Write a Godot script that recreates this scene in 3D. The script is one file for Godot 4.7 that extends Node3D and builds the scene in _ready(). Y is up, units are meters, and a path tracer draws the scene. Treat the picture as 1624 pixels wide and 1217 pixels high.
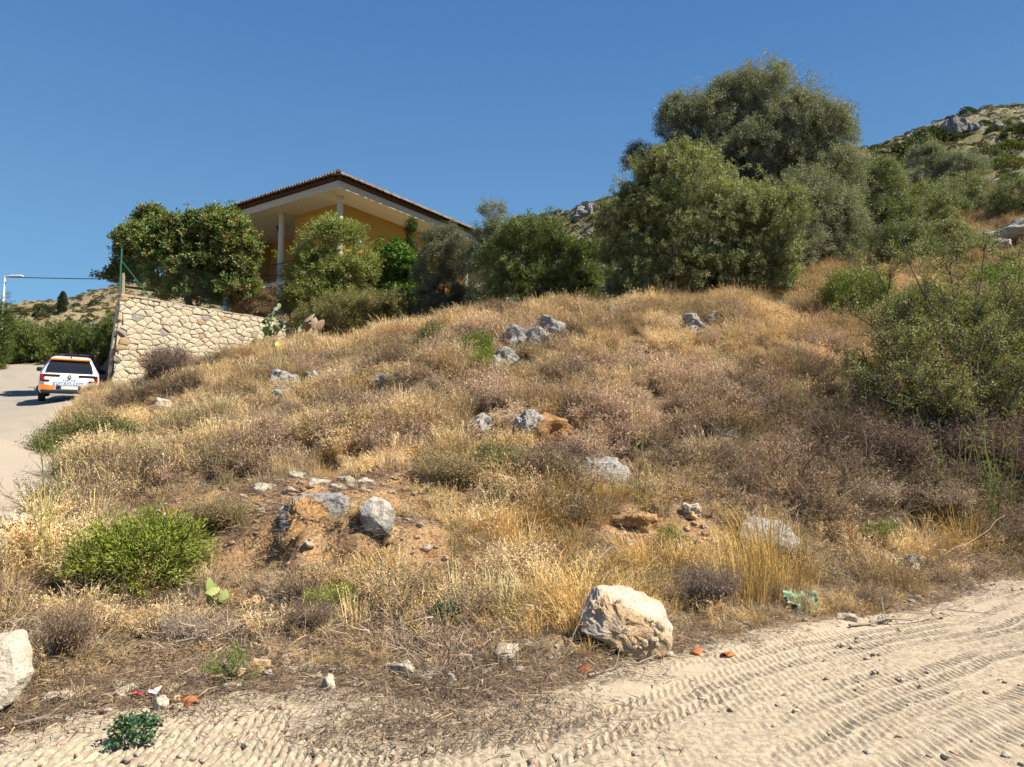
extends Node3D
# Dry hillside plot above a sandy track: villa behind trees, rubble stone wall, parked car, rocks and dry grass.
# World: x right, y up, z towards the viewer. "d" below means distance into the scene (d = -z).

var used := {}
var M := {}
var N1 := FastNoiseLite.new()
var N2 := FastNoiseLite.new()
var N3 := FastNoiseLite.new()
var NC := FastNoiseLite.new()
var ND := FastNoiseLite.new()

# ---------------------------------------------------------------- mesh collector
class MB:
	var v := PackedVector3Array()
	var c := PackedColorArray()
	var n := PackedVector3Array()
	func tri(a: Vector3, b: Vector3, d: Vector3, col: Color = Color.WHITE) -> void:
		v.append(a); v.append(b); v.append(d)
		c.append(col); c.append(col); c.append(col)
		var m: Vector3 = (d - a).cross(b - a)
		m = m.normalized() if m.length_squared() > 1e-14 else Vector3.UP
		n.append(m); n.append(m); n.append(m)
	func quad(a: Vector3, b: Vector3, d: Vector3, e: Vector3, col: Color = Color.WHITE) -> void:
		tri(a, b, d, col)
		tri(a, d, e, col)
	func box(o: Vector3, s: Vector3, col: Color = Color.WHITE, bev := 0.0) -> void:
		# box centred on o, optional chamfer of its edges
		var h := s / 2.0
		var b := minf(bev, minf(h.x, minf(h.y, h.z)) * 0.9)
		for ax in 3:
			for sg in [-1.0, 1.0]:
				var u := Vector3.ZERO; u[ax] = sg * h[ax]
				var p := Vector3.ZERO; p[(ax + 1) % 3] = h[(ax + 1) % 3] - b
				var q := Vector3.ZERO; q[(ax + 2) % 3] = h[(ax + 2) % 3] - b
				if sg > 0:
					quad(o + u - p - q, o + u - p + q, o + u + p + q, o + u + p - q, col)
				else:
					quad(o + u - p - q, o + u + p - q, o + u + p + q, o + u - p + q, col)
		if b > 0.0:
			for ax in 3:
				for s1 in [-1.0, 1.0]:
					for s2 in [-1.0, 1.0]:
						var i := (ax + 1) % 3
						var j := (ax + 2) % 3
						var e := Vector3.ZERO; e[ax] = h[ax] - b
						var a1 := Vector3.ZERO; a1[i] = s1 * h[i]; a1[j] = s2 * (h[j] - b)
						var a2 := Vector3.ZERO; a2[i] = s1 * (h[i] - b); a2[j] = s2 * h[j]
						if s1 * s2 > 0:
							quad(o + a1 - e, o + a2 - e, o + a2 + e, o + a1 + e, col)
						else:
							quad(o + a1 - e, o + a1 + e, o + a2 + e, o + a2 - e, col)
			for s1 in [-1.0, 1.0]:
				for s2 in [-1.0, 1.0]:
					for s3 in [-1.0, 1.0]:
						var k := Vector3(s1, s2, s3)
						var p1 := o + k * Vector3(h.x, h.y - b, h.z - b)
						var p2 := o + k * Vector3(h.x - b, h.y, h.z - b)
						var p3 := o + k * Vector3(h.x - b, h.y - b, h.z)
						if s1 * s2 * s3 > 0:
							tri(p1, p3, p2, col)
						else:
							tri(p1, p2, p3, col)
	func tube(pts: Array, rad: Array, sides: int = 5, col: Color = Color.WHITE) -> void:
		var rings := []
		for i in pts.size():
			var t: Vector3 = (pts[mini(i + 1, pts.size() - 1)] - pts[maxi(i - 1, 0)]).normalized()
			var u := t.cross(Vector3(0.31, 0.2, 0.93)).normalized()
			var w := t.cross(u)
			var ring := PackedVector3Array()
			for k in sides:
				var a := TAU * k / sides
				ring.append(pts[i] + (u * cos(a) + w * sin(a)) * float(rad[i]))
			rings.append(ring)
		for i in pts.size() - 1:
			for k in sides:
				var k2 := (k + 1) % sides
				quad(rings[i][k], rings[i + 1][k], rings[i + 1][k2], rings[i][k2], col)
		for k in range(1, sides - 1):
			tri(rings[0][0], rings[0][k], rings[0][k + 1], col)
			var l: int = pts.size() - 1
			tri(rings[l][0], rings[l][k + 1], rings[l][k], col)
	func mesh(mat: Material = null) -> ArrayMesh:
		var am := ArrayMesh.new()
		if v.is_empty():
			return am
		var a := []
		a.resize(Mesh.ARRAY_MAX)
		a[Mesh.ARRAY_VERTEX] = v
		a[Mesh.ARRAY_NORMAL] = n
		a[Mesh.ARRAY_COLOR] = c
		am.add_surface_from_arrays(Mesh.PRIMITIVE_TRIANGLES, a)
		if mat:
			am.surface_set_material(0, mat)
		return am

# indexed mesh with smooth normals
func smooth_mesh(v: PackedVector3Array, idx: PackedInt32Array, col: PackedColorArray, mat: Material, uv := PackedVector2Array()) -> ArrayMesh:
	var n := PackedVector3Array()
	n.resize(v.size())
	for t in range(0, idx.size(), 3):
		var a := idx[t]; var b := idx[t + 1]; var d := idx[t + 2]
		var m := (v[d] - v[a]).cross(v[b] - v[a])
		n[a] += m; n[b] += m; n[d] += m
	for i in n.size():
		n[i] = n[i].normalized() if n[i].length_squared() > 1e-16 else Vector3.UP
	var arr := []
	arr.resize(Mesh.ARRAY_MAX)
	arr[Mesh.ARRAY_VERTEX] = v
	arr[Mesh.ARRAY_NORMAL] = n
	arr[Mesh.ARRAY_INDEX] = idx
	if col.size():
		arr[Mesh.ARRAY_COLOR] = col
	if uv.size():
		arr[Mesh.ARRAY_TEX_UV] = uv
	var am := ArrayMesh.new()
	am.add_surface_from_arrays(Mesh.PRIMITIVE_TRIANGLES, arr)
	am.surface_set_material(0, mat)
	return am

# ---------------------------------------------------------------- naming
func numbered(called: String) -> String:
	var k: int = used.get(called, 0)
	used[called] = k + 1
	return called if k == 0 else "%s_%03d" % [called, k]

func tag(o: Node, label := "", category := "", group := "", kind := "") -> void:
	if label: o.set_meta("label", label)
	if category: o.set_meta("category", category)
	if group: o.set_meta("group", group)
	if kind: o.set_meta("kind", kind)

func base(called: String, at: Vector3, turn := 0.0) -> Node3D:
	var o := Node3D.new()
	o.name = numbered(called)
	add_child(o)
	o.position = at
	o.rotation.y = turn
	return o

func obj(called: String, mesh: Mesh, parent: Node = null, at := Vector3.ZERO) -> MeshInstance3D:
	var o := MeshInstance3D.new()
	o.mesh = mesh
	if parent == null:
		o.name = numbered(called)
		add_child(o)
	else:
		o.name = called
		parent.add_child(o, true)
	o.position = at
	return o

func many(called: String, mesh: Mesh, buf: PackedFloat32Array, parent: Node = null) -> MultiMeshInstance3D:
	var mm := MultiMesh.new()
	mm.transform_format = MultiMesh.TRANSFORM_3D
	mm.use_colors = true
	mm.mesh = mesh
	var cnt := buf.size() / 16
	mm.instance_count = cnt
	for i in cnt:
		var k := i * 16
		mm.set_instance_transform(i, Transform3D(Vector3(buf[k], buf[k + 4], buf[k + 8]), Vector3(buf[k + 1], buf[k + 5], buf[k + 9]), Vector3(buf[k + 2], buf[k + 6], buf[k + 10]), Vector3(buf[k + 3], buf[k + 7], buf[k + 11])))
		mm.set_instance_color(i, Color(buf[k + 12], buf[k + 13], buf[k + 14], 1.0))
	var o := MultiMeshInstance3D.new()
	o.multimesh = mm
	if parent == null:
		o.name = numbered(called)
		add_child(o)
	else:
		o.name = called
		parent.add_child(o, true)
	o.set_meta("kind", "stuff")
	return o

func push(buf: PackedFloat32Array, b: Basis, o: Vector3, c: Color) -> void:
	buf.append(b.x.x); buf.append(b.y.x); buf.append(b.z.x); buf.append(o.x)
	buf.append(b.x.y); buf.append(b.y.y); buf.append(b.z.y); buf.append(o.y)
	buf.append(b.x.z); buf.append(b.y.z); buf.append(b.z.z); buf.append(o.z)
	buf.append(c.r); buf.append(c.g); buf.append(c.b); buf.append(1.0)

func aim(up: Vector3, spin: float, s: Vector3) -> Basis:
	var y := up.normalized()
	var x := y.cross(Vector3(sin(spin), 0.13, cos(spin))).normalized()
	var z := x.cross(y)
	return Basis(x * s.x, y * s.y, z * s.z)

# ---------------------------------------------------------------- materials
func noise_tex(freq: float, oct: int, seed_: int, stops: Array, size := 512, kind := FastNoiseLite.TYPE_SIMPLEX_SMOOTH) -> NoiseTexture2D:
	var nz := FastNoiseLite.new()
	nz.noise_type = kind
	nz.frequency = freq
	nz.seed = seed_
	nz.fractal_octaves = oct
	var t := NoiseTexture2D.new()
	t.width = size; t.height = size
	t.seamless = true
	t.noise = nz
	if stops.size():
		var g := Gradient.new()
		var off := PackedFloat32Array()
		var cs := PackedColorArray()
		for s in stops:
			off.append(s[0]); cs.append(s[1])
		g.offsets = off
		g.colors = cs
		t.color_ramp = g
	return t

func grey(x: float) -> Color:
	return Color(x, x, x)

func lin(r: float, g: float, b: float) -> Color:
	return Color(r, g, b).linear_to_srgb()

func mat(called: String, col: Color, rough := 0.9, vertex := false) -> StandardMaterial3D:
	var m := StandardMaterial3D.new()
	m.resource_name = called
	m.albedo_color = col.linear_to_srgb()
	m.roughness = rough
	m.metallic_specular = 0.35
	m.vertex_color_use_as_albedo = vertex
	M[called] = m
	return m

func tri_planar(m: StandardMaterial3D, tex: Texture2D, scale: float, bump: Texture2D = null, depth := 1.0, world := true) -> void:
	m.albedo_texture = tex
	m.uv1_triplanar = true
	m.uv1_world_triplanar = world
	m.uv1_scale = Vector3.ONE * scale
	if bump:
		m.heightmap_enabled = true
		m.heightmap_texture = bump
		m.heightmap_scale = depth

func leaf_mat(called: String, back: Color, rough := 0.6) -> StandardMaterial3D:
	var m := mat(called, Color.WHITE, rough, true)
	m.cull_mode = BaseMaterial3D.CULL_DISABLED
	m.backlight_enabled = true
	m.backlight = back
	m.metallic_specular = 0.3
	return m

func make_materials() -> void:
	var grain := noise_tex(0.035, 5, 3, [[0.0, grey(0.62)], [0.42, grey(0.84)], [0.6, grey(0.93)], [1.0, grey(1.0)]], 1024)
	var grit := noise_tex(0.06, 4, 9, [], 512)
	var pores := noise_tex(0.02, 5, 12, [[0.0, grey(0.45)], [0.35, grey(0.72)], [0.5, grey(0.9)], [1.0, grey(1.0)]], 1024)
	var m := mat("soil", Color.WHITE, 1.0, true)
	tri_planar(m, noise_tex(0.05, 5, 21, [[0.0, grey(0.42)], [0.4, grey(0.74)], [0.55, grey(0.9)], [1.0, grey(1.0)]], 1024), 0.55, grit, 1.6)
	m = mat("sand", Color.WHITE, 1.0, true)
	tri_planar(m, noise_tex(0.11, 4, 5, [[0.0, Color(0.74, 0.72, 0.69)], [0.4, Color(0.86, 0.85, 0.83)], [0.5, Color(0.95, 0.94, 0.93)], [1.0, grey(1.0)]], 1024), 0.6, noise_tex(0.1, 4, 6, [], 1024), 0.22)
	m = mat("asphalt", Color.WHITE, 0.95, true)
	tri_planar(m, noise_tex(0.2, 3, 8, [[0.0, grey(0.7)], [0.5, grey(0.9)], [1.0, grey(1.0)]], 512), 0.8, grit, 0.3)
	m = mat("rock", Color.WHITE, 0.95, true)
	tri_planar(m, pores, 0.9, grit, 0.9)
	m = mat("rock_fine", Color.WHITE, 0.95, true)
	tri_planar(m, pores, 2.6, grit, 0.35)
	m = mat("hill_rock", Color.WHITE, 0.95, true)
	tri_planar(m, pores, 0.12, grit, 12.0)
	m = mat("hill_soil", Color.WHITE, 1.0, true)
	tri_planar(m, pores, 0.09, grit, 20.0)
	m = mat("wall_stone", Color.WHITE, 0.95, true)
	tri_planar(m, pores, 1.2, grit, 0.6)
	m = mat("mortar", Color(0.38, 0.32, 0.235), 1.0)
	m = mat("render_ochre", Color(0.62, 0.36, 0.08), 0.9)
	tri_planar(m, grain, 0.5, grit, 0.25)
	m = mat("render_white", Color(0.74, 0.67, 0.53), 0.9)
	tri_planar(m, grain, 0.35, grit, 0.2)
	m = mat("eave_wood", Color(0.075, 0.035, 0.024), 0.7)
	m = mat("clay_tile", Color.WHITE, 0.9, true)
	tri_planar(m, pores, 1.0, grit, 0.5)
	mat("iron", Color(0.035, 0.03, 0.028), 0.55).metallic = 0.4
	mat("iron_rust", Color(0.16, 0.05, 0.02), 0.8)
	m = mat("fence_green", Color(0.03, 0.12, 0.075), 0.45)
	mat("net_green", Color(0.02, 0.06, 0.04), 0.6)
	m = mat("old_wood", Color(0.30, 0.25, 0.18), 0.95)
	mat("galvanised", Color(0.55, 0.55, 0.55), 0.5).metallic = 0.3
	mat("lamp_grey", Color(0.62, 0.63, 0.64), 0.5)
	mat("cable_black", Color(0.03, 0.03, 0.035), 0.7)
	var p := mat("car_white", Color(0.80, 0.80, 0.80), 0.35)
	p.clearcoat_enabled = true; p.clearcoat = 0.8; p.clearcoat_roughness = 0.08
	p = mat("car_red", Color(0.45, 0.012, 0.03), 0.35)
	p.clearcoat_enabled = true; p.clearcoat = 0.8; p.clearcoat_roughness = 0.08
	mat("car_orange", Color(0.85, 0.24, 0.04), 0.4)
	mat("car_black", Color(0.018, 0.018, 0.02), 0.6)
	mat("car_glass", Color(0.012, 0.014, 0.018), 0.06).metallic_specular = 0.6
	mat("tail_red", Color(0.28, 0.006, 0.012), 0.15)
	mat("tail_dark", Color(0.03, 0.012, 0.015), 0.15)
	mat("silver_trim", Color(0.55, 0.55, 0.56), 0.35).metallic = 0.6
	mat("chrome", Color(0.25, 0.26, 0.27), 0.25).metallic = 0.8
	mat("text_blue", Color(0.10, 0.36, 0.72), 0.5)
	mat("plate_white", Color(0.75, 0.75, 0.72), 0.5)
	mat("plate_blue", Color(0.02, 0.07, 0.4), 0.5)
	mat("tyre", Color(0.02, 0.02, 0.02), 0.9)
	leaf_mat("leaf", Color(0.7, 0.75, 0.5), 0.5)
	leaf_mat("dry", Color(0.6, 0.58, 0.55), 0.8)
	m = mat("bark", Color.WHITE, 0.95, true)
	tri_planar(m, pores, 3.0, grit, 1.0)
	m = mat("cactus_skin", Color.WHITE, 0.6, true)
	tri_planar(m, grain, 2.0, grit, 0.3)
	mat("plastic_green", Color(0.16, 0.27, 0.17), 0.45)
	mat("litter_red", Color(0.5, 0.06, 0.07), 0.5)
	mat("litter_white", Color(0.75, 0.74, 0.72), 0.6)
	m = mat("terracotta", Color(0.50, 0.17, 0.06), 0.9)
	tri_planar(m, pores, 4.0, grit, 0.3)

# ---------------------------------------------------------------- terrain
const GROUND_POINTS := [
	[-3.15, 6.2, 0.11], [-3.9, 7.6, 0.32], [-5.02, 9.7, 0.72], [-6.79, 13, 1.52], [-9.18, 17.5, 2.53], [-11.58, 22, 3.64], [-4.54, 7.2, 0.28], [-6.03, 10, 0.77],
	[-8.68, 14.5, 1.56], [-2.01, 5.9, 0.04], [-2.51, 7.3, 0.22], [-3.28, 9.4, 0.74], [-4.22, 12, 1.55], [-5.12, 14.5, 2.3], [-6.03, 17, 3.08], [-8.2, 23, 4.75],
	[-1.24, 7, 0.16], [-1.5, 8.4, 0.58], [-1.85, 10.3, 1.13], [-2.23, 12.3, 1.72], [-2.74, 15, 2.86], [-3.58, 19.5, 4.45], [-4.43, 24, 5.45], [0, 6.2, 0.06],
	[0, 8, 0.26], [0, 9.6, 0.73], [0, 11.6, 1.49], [0, 14.2, 2.77], [0, 17.4, 4.34], [0, 21, 5.7], [1.7, 7.1, 0.08], [2.05, 8.5, 0.19],
	[2.44, 10, 0.71], [2.95, 12, 1.5], [3.62, 14.6, 2.82], [4.34, 17.4, 4.34], [5.2, 20.7, 5.9], [4.57, 9.3, -0.05], [5.04, 10.2, 0.1], [5.57, 11.2, 0.53],
	[6.31, 12.6, 1.2], [7.46, 14.8, 2.23], [8.9, 17.5, 3.8], [10.49, 20.5, 5.6], [12.07, 23.5, 7.41], [7.47, 11.3, -0.02], [8.26, 12.4, 0.36], [9.41, 14, 1.35],
	[11.12, 16.4, 2.82], [13.34, 19.5, 4.96], [16.2, 23.5, 7.62], [18.69, 27, 9.93], [23.63, 34, 13.46], [19.11, 34, 12.9], [13.05, 34, 10.6], [8.57, 34, 9.6],
	[3.71, 36, 9.2], [-0.38, 36, 8.0], [-4, 30, 6.4], [-7, 29.5, 6.3], [0.5, 29, 6.7], [2.5, 24.5, 6.1], [47.55, 80, 36.95], [56.17, 80, 38.06], [73.8, 120, 60.21], [90.3, 125, 62.88], [57.64, 110, 52.05], [45.51, 105, 46.06],
	[25.48, 100, 40.09], [9.9, 95, 36.6], [-1, 95, 33.58], [-9.83, 100, 32.1], [41.95, 60, 26.45], [28.62, 55, 22.87], [13.94, 55, 18.4], [5.7, 55, 17.2],
	[-25.6, 38, 6.2], [-23.84, 40, 6.37], [-37.15, 55, 9.6], [-32.89, 55, 9.84], [-111.47, 160, 33.99], [-105.4, 170, 40.08], [-99.18, 180, 44.42], [-84.92, 190, 49.33],
	[-65.09, 100, 18.33], [-56.46, 100, 18.77], [-6, 3, 0.05], [0, 3, 0], [6, 3, 0], [-3, 4.4, 0], [0, 4.8, 0], [3, 6.5, 0],
	[6.5, 9, 0], [10, 10, 0], [14, 13, 0.1], [0, -10, 0], [-12, -10, -0.6], [12, -10, 0], [-6, 0, 0.1], [-5.6, 8, 1.05],
	[-9.3, 14, 1.93], [-15.5, 25, 3.45], [-20.5, 33, 4.6], [-8, 8, 1.05], [-13, 14, 1.9], [-20, 25, 3.4], [-12, 3, 0.3], [-25, 10, 1],
	[-30, 25, 3.2], [-13.8, 26, 3.75], [-12, 24.5, 4.1], [40, 15, 3], [30, 5, 0], [40, 35, 18], [120, 60, 40], [-60, 40, 5],
	[-60, 10, 0], [150, 150, 65], [0, 150, 30], [-60, 160, 45], [-150, 150, 25], [0, 220, 20], [-100, 230, 40], [150, 230, 55]
]
var kw := PackedFloat64Array()
var kx := PackedFloat64Array()
var kd := PackedFloat64Array()
var kc := 0.0
const CX0 := -40.0
const CD0 := -6.0
const CS := 0.25
const CW := 321
const CH := 265
var cache := PackedFloat32Array()

func fit_ground() -> void:
	var n := GROUND_POINTS.size()
	var a := []
	for i in n + 1:
		var row := PackedFloat64Array()
		row.resize(n + 2)
		for j in n:
			if i < n:
				var p: Array = GROUND_POINTS[i]
				var q: Array = GROUND_POINTS[j]
				row[j] = sqrt((p[0] - q[0]) ** 2 + (p[1] - q[1]) ** 2 + 1.0) - (0.05 if i == j else 0.0)
			else:
				row[j] = 1.0
		row[n] = 1.0 if i < n else 0.0
		row[n + 1] = GROUND_POINTS[i][2] if i < n else 0.0
		a.append(row)
	var m := n + 1
	for k in m:
		var best := k
		for i in range(k + 1, m):
			if absf(a[i][k]) > absf(a[best][k]):
				best = i
		var tmp: PackedFloat64Array = a[k]
		a[k] = a[best]
		a[best] = tmp
		var rk: PackedFloat64Array = a[k]
		for i in range(k + 1, m):
			var ri: PackedFloat64Array = a[i]
			var f := ri[k] / rk[k]
			if f != 0.0:
				for j in range(k, m + 1):
					ri[j] -= f * rk[j]
				a[i] = ri
	var sol := PackedFloat64Array()
	sol.resize(m)
	for k in range(m - 1, -1, -1):
		var s: float = a[k][m]
		for j in range(k + 1, m):
			s -= a[k][j] * sol[j]
		sol[k] = s / a[k][k]
	for i in n:
		kw.append(sol[i])
		kx.append(GROUND_POINTS[i][0])
		kd.append(GROUND_POINTS[i][1])
	kc = sol[n]
	cache.resize(CW * CH)
	for j in CH:
		for i in CW:
			cache[j * CW + i] = fitted(CX0 + i * CS, CD0 + j * CS)

func fitted(x: float, d: float) -> float:
	var s := kc
	for i in kw.size():
		var a := kx[i] - x
		var b := kd[i] - d
		s += kw[i] * sqrt(a * a + b * b + 1.0)
	return s

func smooth_ground(x: float, d: float) -> float:
	var u := (x - CX0) / CS
	var w := (d - CD0) / CS
	if u < 0.0 or w < 0.0 or u >= CW - 1 or w >= CH - 1:
		return fitted(x, d)
	var i := int(u)
	var j := int(w)
	u -= i
	w -= j
	var k := j * CW + i
	return lerpf(lerpf(cache[k], cache[k + 1], u), lerpf(cache[k + CW], cache[k + CW + 1], u), w)

const TRACK_EDGE := [[-30.0, 2.6], [-6.0, 3.6], [-3.1, 4.45], [-2.3, 5.15], [-1.5, 5.5], [-0.7, 5.15], [0.2, 5.3], [1.3, 6.3], [3.3, 7.75], [5.0, 9.0], [7.6, 10.9], [14.0, 13.6], [40.0, 18.0]]
const ROAD_EDGE := [[-6.0, -3.6], [3.0, -4.6], [6.0, -4.9], [8.0, -5.3], [10.4, -6.5], [11.6, -7.2], [15.1, -9.3], [19.0, -11.6], [23.0, -13.2], [26.0, -14.75], [33.0, -19.0], [40.0, -24.0], [60.0, -50.0]]

func along(tab: Array, t: float) -> float:
	if t <= tab[0][0]:
		return tab[0][1]
	for i in tab.size() - 1:
		if t <= tab[i + 1][0]:
			return lerpf(tab[i][1], tab[i + 1][1], (t - tab[i][0]) / (tab[i + 1][0] - tab[i][0]))
	return tab[-1][1]

func track_in(x: float, d: float) -> float:   # metres inside the sandy track (negative outside)
	return along(TRACK_EDGE, x) - d + 0.16 * N2.get_noise_2d(x * 90.0, d * 90.0) + 0.1 * N2.get_noise_2d(x * 400.0, d * 400.0)

func road_in(x: float, d: float) -> float:
	return along(ROAD_EDGE, d) - x + 0.2 * N2.get_noise_2d(x * 60.0 + 900.0, d * 60.0)

# garden terrace behind the stone wall
const WA := Vector2(-14.35, 26.5)
const WC := Vector2(-9.4, 32.66)
func garden_in(x: float, d: float) -> float:
	var u := (WC - WA).normalized()
	var p := Vector2(x, d) - WA
	var behind := p.dot(Vector2(-u.y, u.x)) - 0.25          # behind the wall's face
	var side := p.dot(Vector2(0.87, 0.5)) - 0.2             # right of the wall's return along the road
	return minf(behind, side)

func ground(x: float, d: float) -> float:
	var h := smooth_ground(x, d)
	var t := along(TRACK_EDGE, x) - d
	var r := along(ROAD_EDGE, d) - x
	var wild := clampf(-t * 1.5, 0.0, 1.0) * clampf(-r * 1.5, 0.0, 1.0)
	if d < 45.0:
		h += wild * ((0.16 + 0.14 * smoothstep(9.0, 12.0, d)) * N1.get_noise_2d(x * 45.0, d * 45.0) + 0.10 * N1.get_noise_2d(x * 140.0, d * 140.0))
		# the eroded ledge with orange soil in the left foreground
		var e := exp(-pow((x + 2.35) / 1.3, 2.0)) 
		h += wild * e * 0.36 * (smoothstep(8.1 + 0.3 * N2.get_noise_2d(x * 120.0, 5.0), 8.4 + 0.3 * N2.get_noise_2d(x * 120.0, 5.0), d) - smoothstep(8.6, 11.8, d))
		var g := garden_in(x, d)
		if g > 0.0 and d < 60.0 and x < 3.0:
			var lift := 7.15 + maxf(0.0, d - 31.0) * 0.26
			h = lerpf(h, maxf(h, minf(lift, 10.0)), clampf(g / 0.3, 0.0, 1.0) * (1.0 - smoothstep(-6.0, 0.0, x)))
	else:
		var far := smoothstep(45.0, 75.0, d)
		h += (0.16 * N1.get_noise_2d(x * 45.0, d * 45.0)) + far * (-1.6 + 2.2 * N1.get_noise_2d(x * 5.0, d * 5.0) + 0.8 * N1.get_noise_2d(x * 22.0, d * 22.0))
	return h

func at(x: float, d: float, lift := 0.0) -> Vector3:
	return Vector3(x, ground(x, d) + lift, -d)

func bare(x: float, d: float) -> float:   # how bare and orange the soil is
	var s := 0.0
	for p in [[-2.6, 9.8, 1.5, 1.5, 1.1], [-4.3, 10.2, 0.9, 0.9, 1.0], [-2.0, 8.2, 0.9, 0.4, 0.6], [0.75, 12.9, 0.5, 0.6, 0.9], [1.7, 9.7, 0.6, 0.5, 0.7], [-1.0, 8.4, 0.7, 0.5, 0.6], [-2.6, 6.9, 0.7, 0.4, 0.4], [-1.9, 5.9, 1.4, 0.35, 0.32], [2.5, 9.9, 0.4, 0.6, 0.6], [-8.6, 18.0, 1.0, 0.9, 0.6], [-4.6, 16.4, 0.5, 0.4, 0.7], [-3.3, 7.0, 0.6, 0.4, 0.5]]:
		var a: float = (x - p[0]) / p[2]
		var b: float = (d - p[1]) / p[3]
		s = maxf(s, p[4] * exp(-(a * a + b * b)))
	return s

func spaced(from: float, to: float, near: float, fine: float, grow: float, widest: float) -> PackedFloat32Array:
	# coordinates that are fine around "near" and grow coarser away from it
	var up := [near]
	var s := fine
	var x := near
	while x < to:
		x += s
		up.append(x)
		s = minf(s * grow, widest)
	var dn := []
	s = fine
	x = near
	while x > from:
		x -= s
		dn.append(x)
		s = minf(s * grow, widest)
	dn.reverse()
	return PackedFloat32Array(dn + up)

func soil_color(x: float, d: float, h: float) -> Color:
	var a := 0.5 + 0.5 * N3.get_noise_2d(x * 30.0, d * 30.0)
	var b := 0.5 + 0.5 * N2.get_noise_2d(x * 170.0, d * 170.0)
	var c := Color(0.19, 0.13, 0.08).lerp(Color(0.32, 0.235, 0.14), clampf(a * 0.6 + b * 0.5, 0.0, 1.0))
	var o := bare(x, d)
	o = clampf(o * 1.3 + (b - 0.5) * 0.9 * o + (a - 0.62) * 0.5, 0.0, 1.0)
	c = c.lerp(Color(0.42, 0.19, 0.07).lerp(Color(0.50, 0.33, 0.17), clampf(b * 1.2 + 0.5 * N2.get_noise_2d(x * 700.0, d * 700.0), 0.0, 1.0)), o)
	if d > 40.0:
		var k := 0.5 + 0.5 * N1.get_noise_2d(x * 9.0 + 50.0, d * 9.0)
		c = Color(0.27, 0.205, 0.105).lerp(Color(0.11, 0.12, 0.05), clampf(k * 1.6 + (0.02 if x > -20.0 else -0.25), 0.0, 1.0))
		c = c.lerp(Color(0.38, 0.30, 0.18), clampf(b * 1.5 - 0.6, 0.0, 1.0) * 0.5)
		if x < -30.0:
			c = c.lerp(Color(0.36, 0.28, 0.165), 0.5)
		# bare limestone on the crests
		var rk := smoothstep(0.58, 0.70, 0.5 + 0.5 * N1.get_noise_2d(x * 26.0, d * 26.0 + 70.0) + 0.35 * b - 0.2 + (0.12 if h > 42.0 else 0.0))
		c = c.lerp(Color(0.27, 0.265, 0.25).lerp(Color(0.37, 0.355, 0.33), b), rk * (0.75 if x > -30.0 else 0.55))
	return c

func build_ground() -> void:
	var xs := spaced(-190.0, 190.0, 0.0, 0.07, 1.016, 5.0)
	var ds := spaced(-25.0, 260.0, 6.0, 0.055, 1.016, 4.0)
	var w := xs.size()
	var hgt := ds.size()
	var v := PackedVector3Array(); var c := PackedColorArray()
	v.resize(w * hgt); c.resize(w * hgt)
	for j in hgt:
		var d := ds[j]
		for i in w:
			var x := xs[i]
			var h := ground(x, d)
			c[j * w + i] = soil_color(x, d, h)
			var t := maxf(track_in(x, d), road_in(x, d) if d < 42.0 else -1.0)
			h -= 0.05 * smoothstep(-0.12, 0.18, t)
			v[j * w + i] = Vector3(x, h, -d)
	var near := PackedInt32Array(); var far := PackedInt32Array()
	var row40 := 0
	for j in hgt - 1:
		for i in w - 1:
			var k := j * w + i
			var q := PackedInt32Array([k, k + w, k + w + 1, k, k + w + 1, k + 1])
			if ds[j] < 42.0:
				near.append_array(q)
			else:
				far.append_array(q)
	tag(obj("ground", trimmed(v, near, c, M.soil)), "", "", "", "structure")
	tag(obj("hillside", trimmed(v, far, c, M.hill_soil)), "", "", "", "structure")

func trimmed(v: PackedVector3Array, idx: PackedInt32Array, c: PackedColorArray, m: Material) -> ArrayMesh:
	var lo := v.size(); var hi := 0
	for i in idx:
		lo = mini(lo, i)
		hi = maxi(hi, i)
	var k := PackedInt32Array()
	k.resize(idx.size())
	for i in idx.size():
		k[i] = idx[i] - lo
	return smooth_mesh(v.slice(lo, hi + 1), k, c.slice(lo, hi + 1), m)

func tread(s: float, t: float) -> float:
	# pressed tyre marks, 0 to 1: rows of short bars in bands along the track; s along, t across
	var row := t / 0.165 + 0.35 * sin(s * 0.4) + 0.25 * N3.get_noise_2d(s * 60.0, 3.0)
	var k := floorf(row)
	var strength := clampf(0.72 + 2.2 * N3.get_noise_2d(s * 30.0 + k * 310.0, k * 97.0), 0.0, 1.0)
	if strength <= 0.0:
		return 0.0
	var across := absf(sin((row - k) * PI))
	var slant := 0.35 * (row - k) * (1.0 if int(k) % 2 == 0 else -1.0)
	var lug := sin(s * TAU / 0.062 + slant * TAU + k * 1.9 + 0.9 * N2.get_noise_2d(s * 300.0, t * 300.0))
	var broken := N2.get_noise_2d(s * 1900.0, t * 900.0 + k * 50.0)
	return strength * smoothstep(0.3, 0.55, lug * minf(1.0, across * 1.6) + 0.42 * broken)

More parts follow.
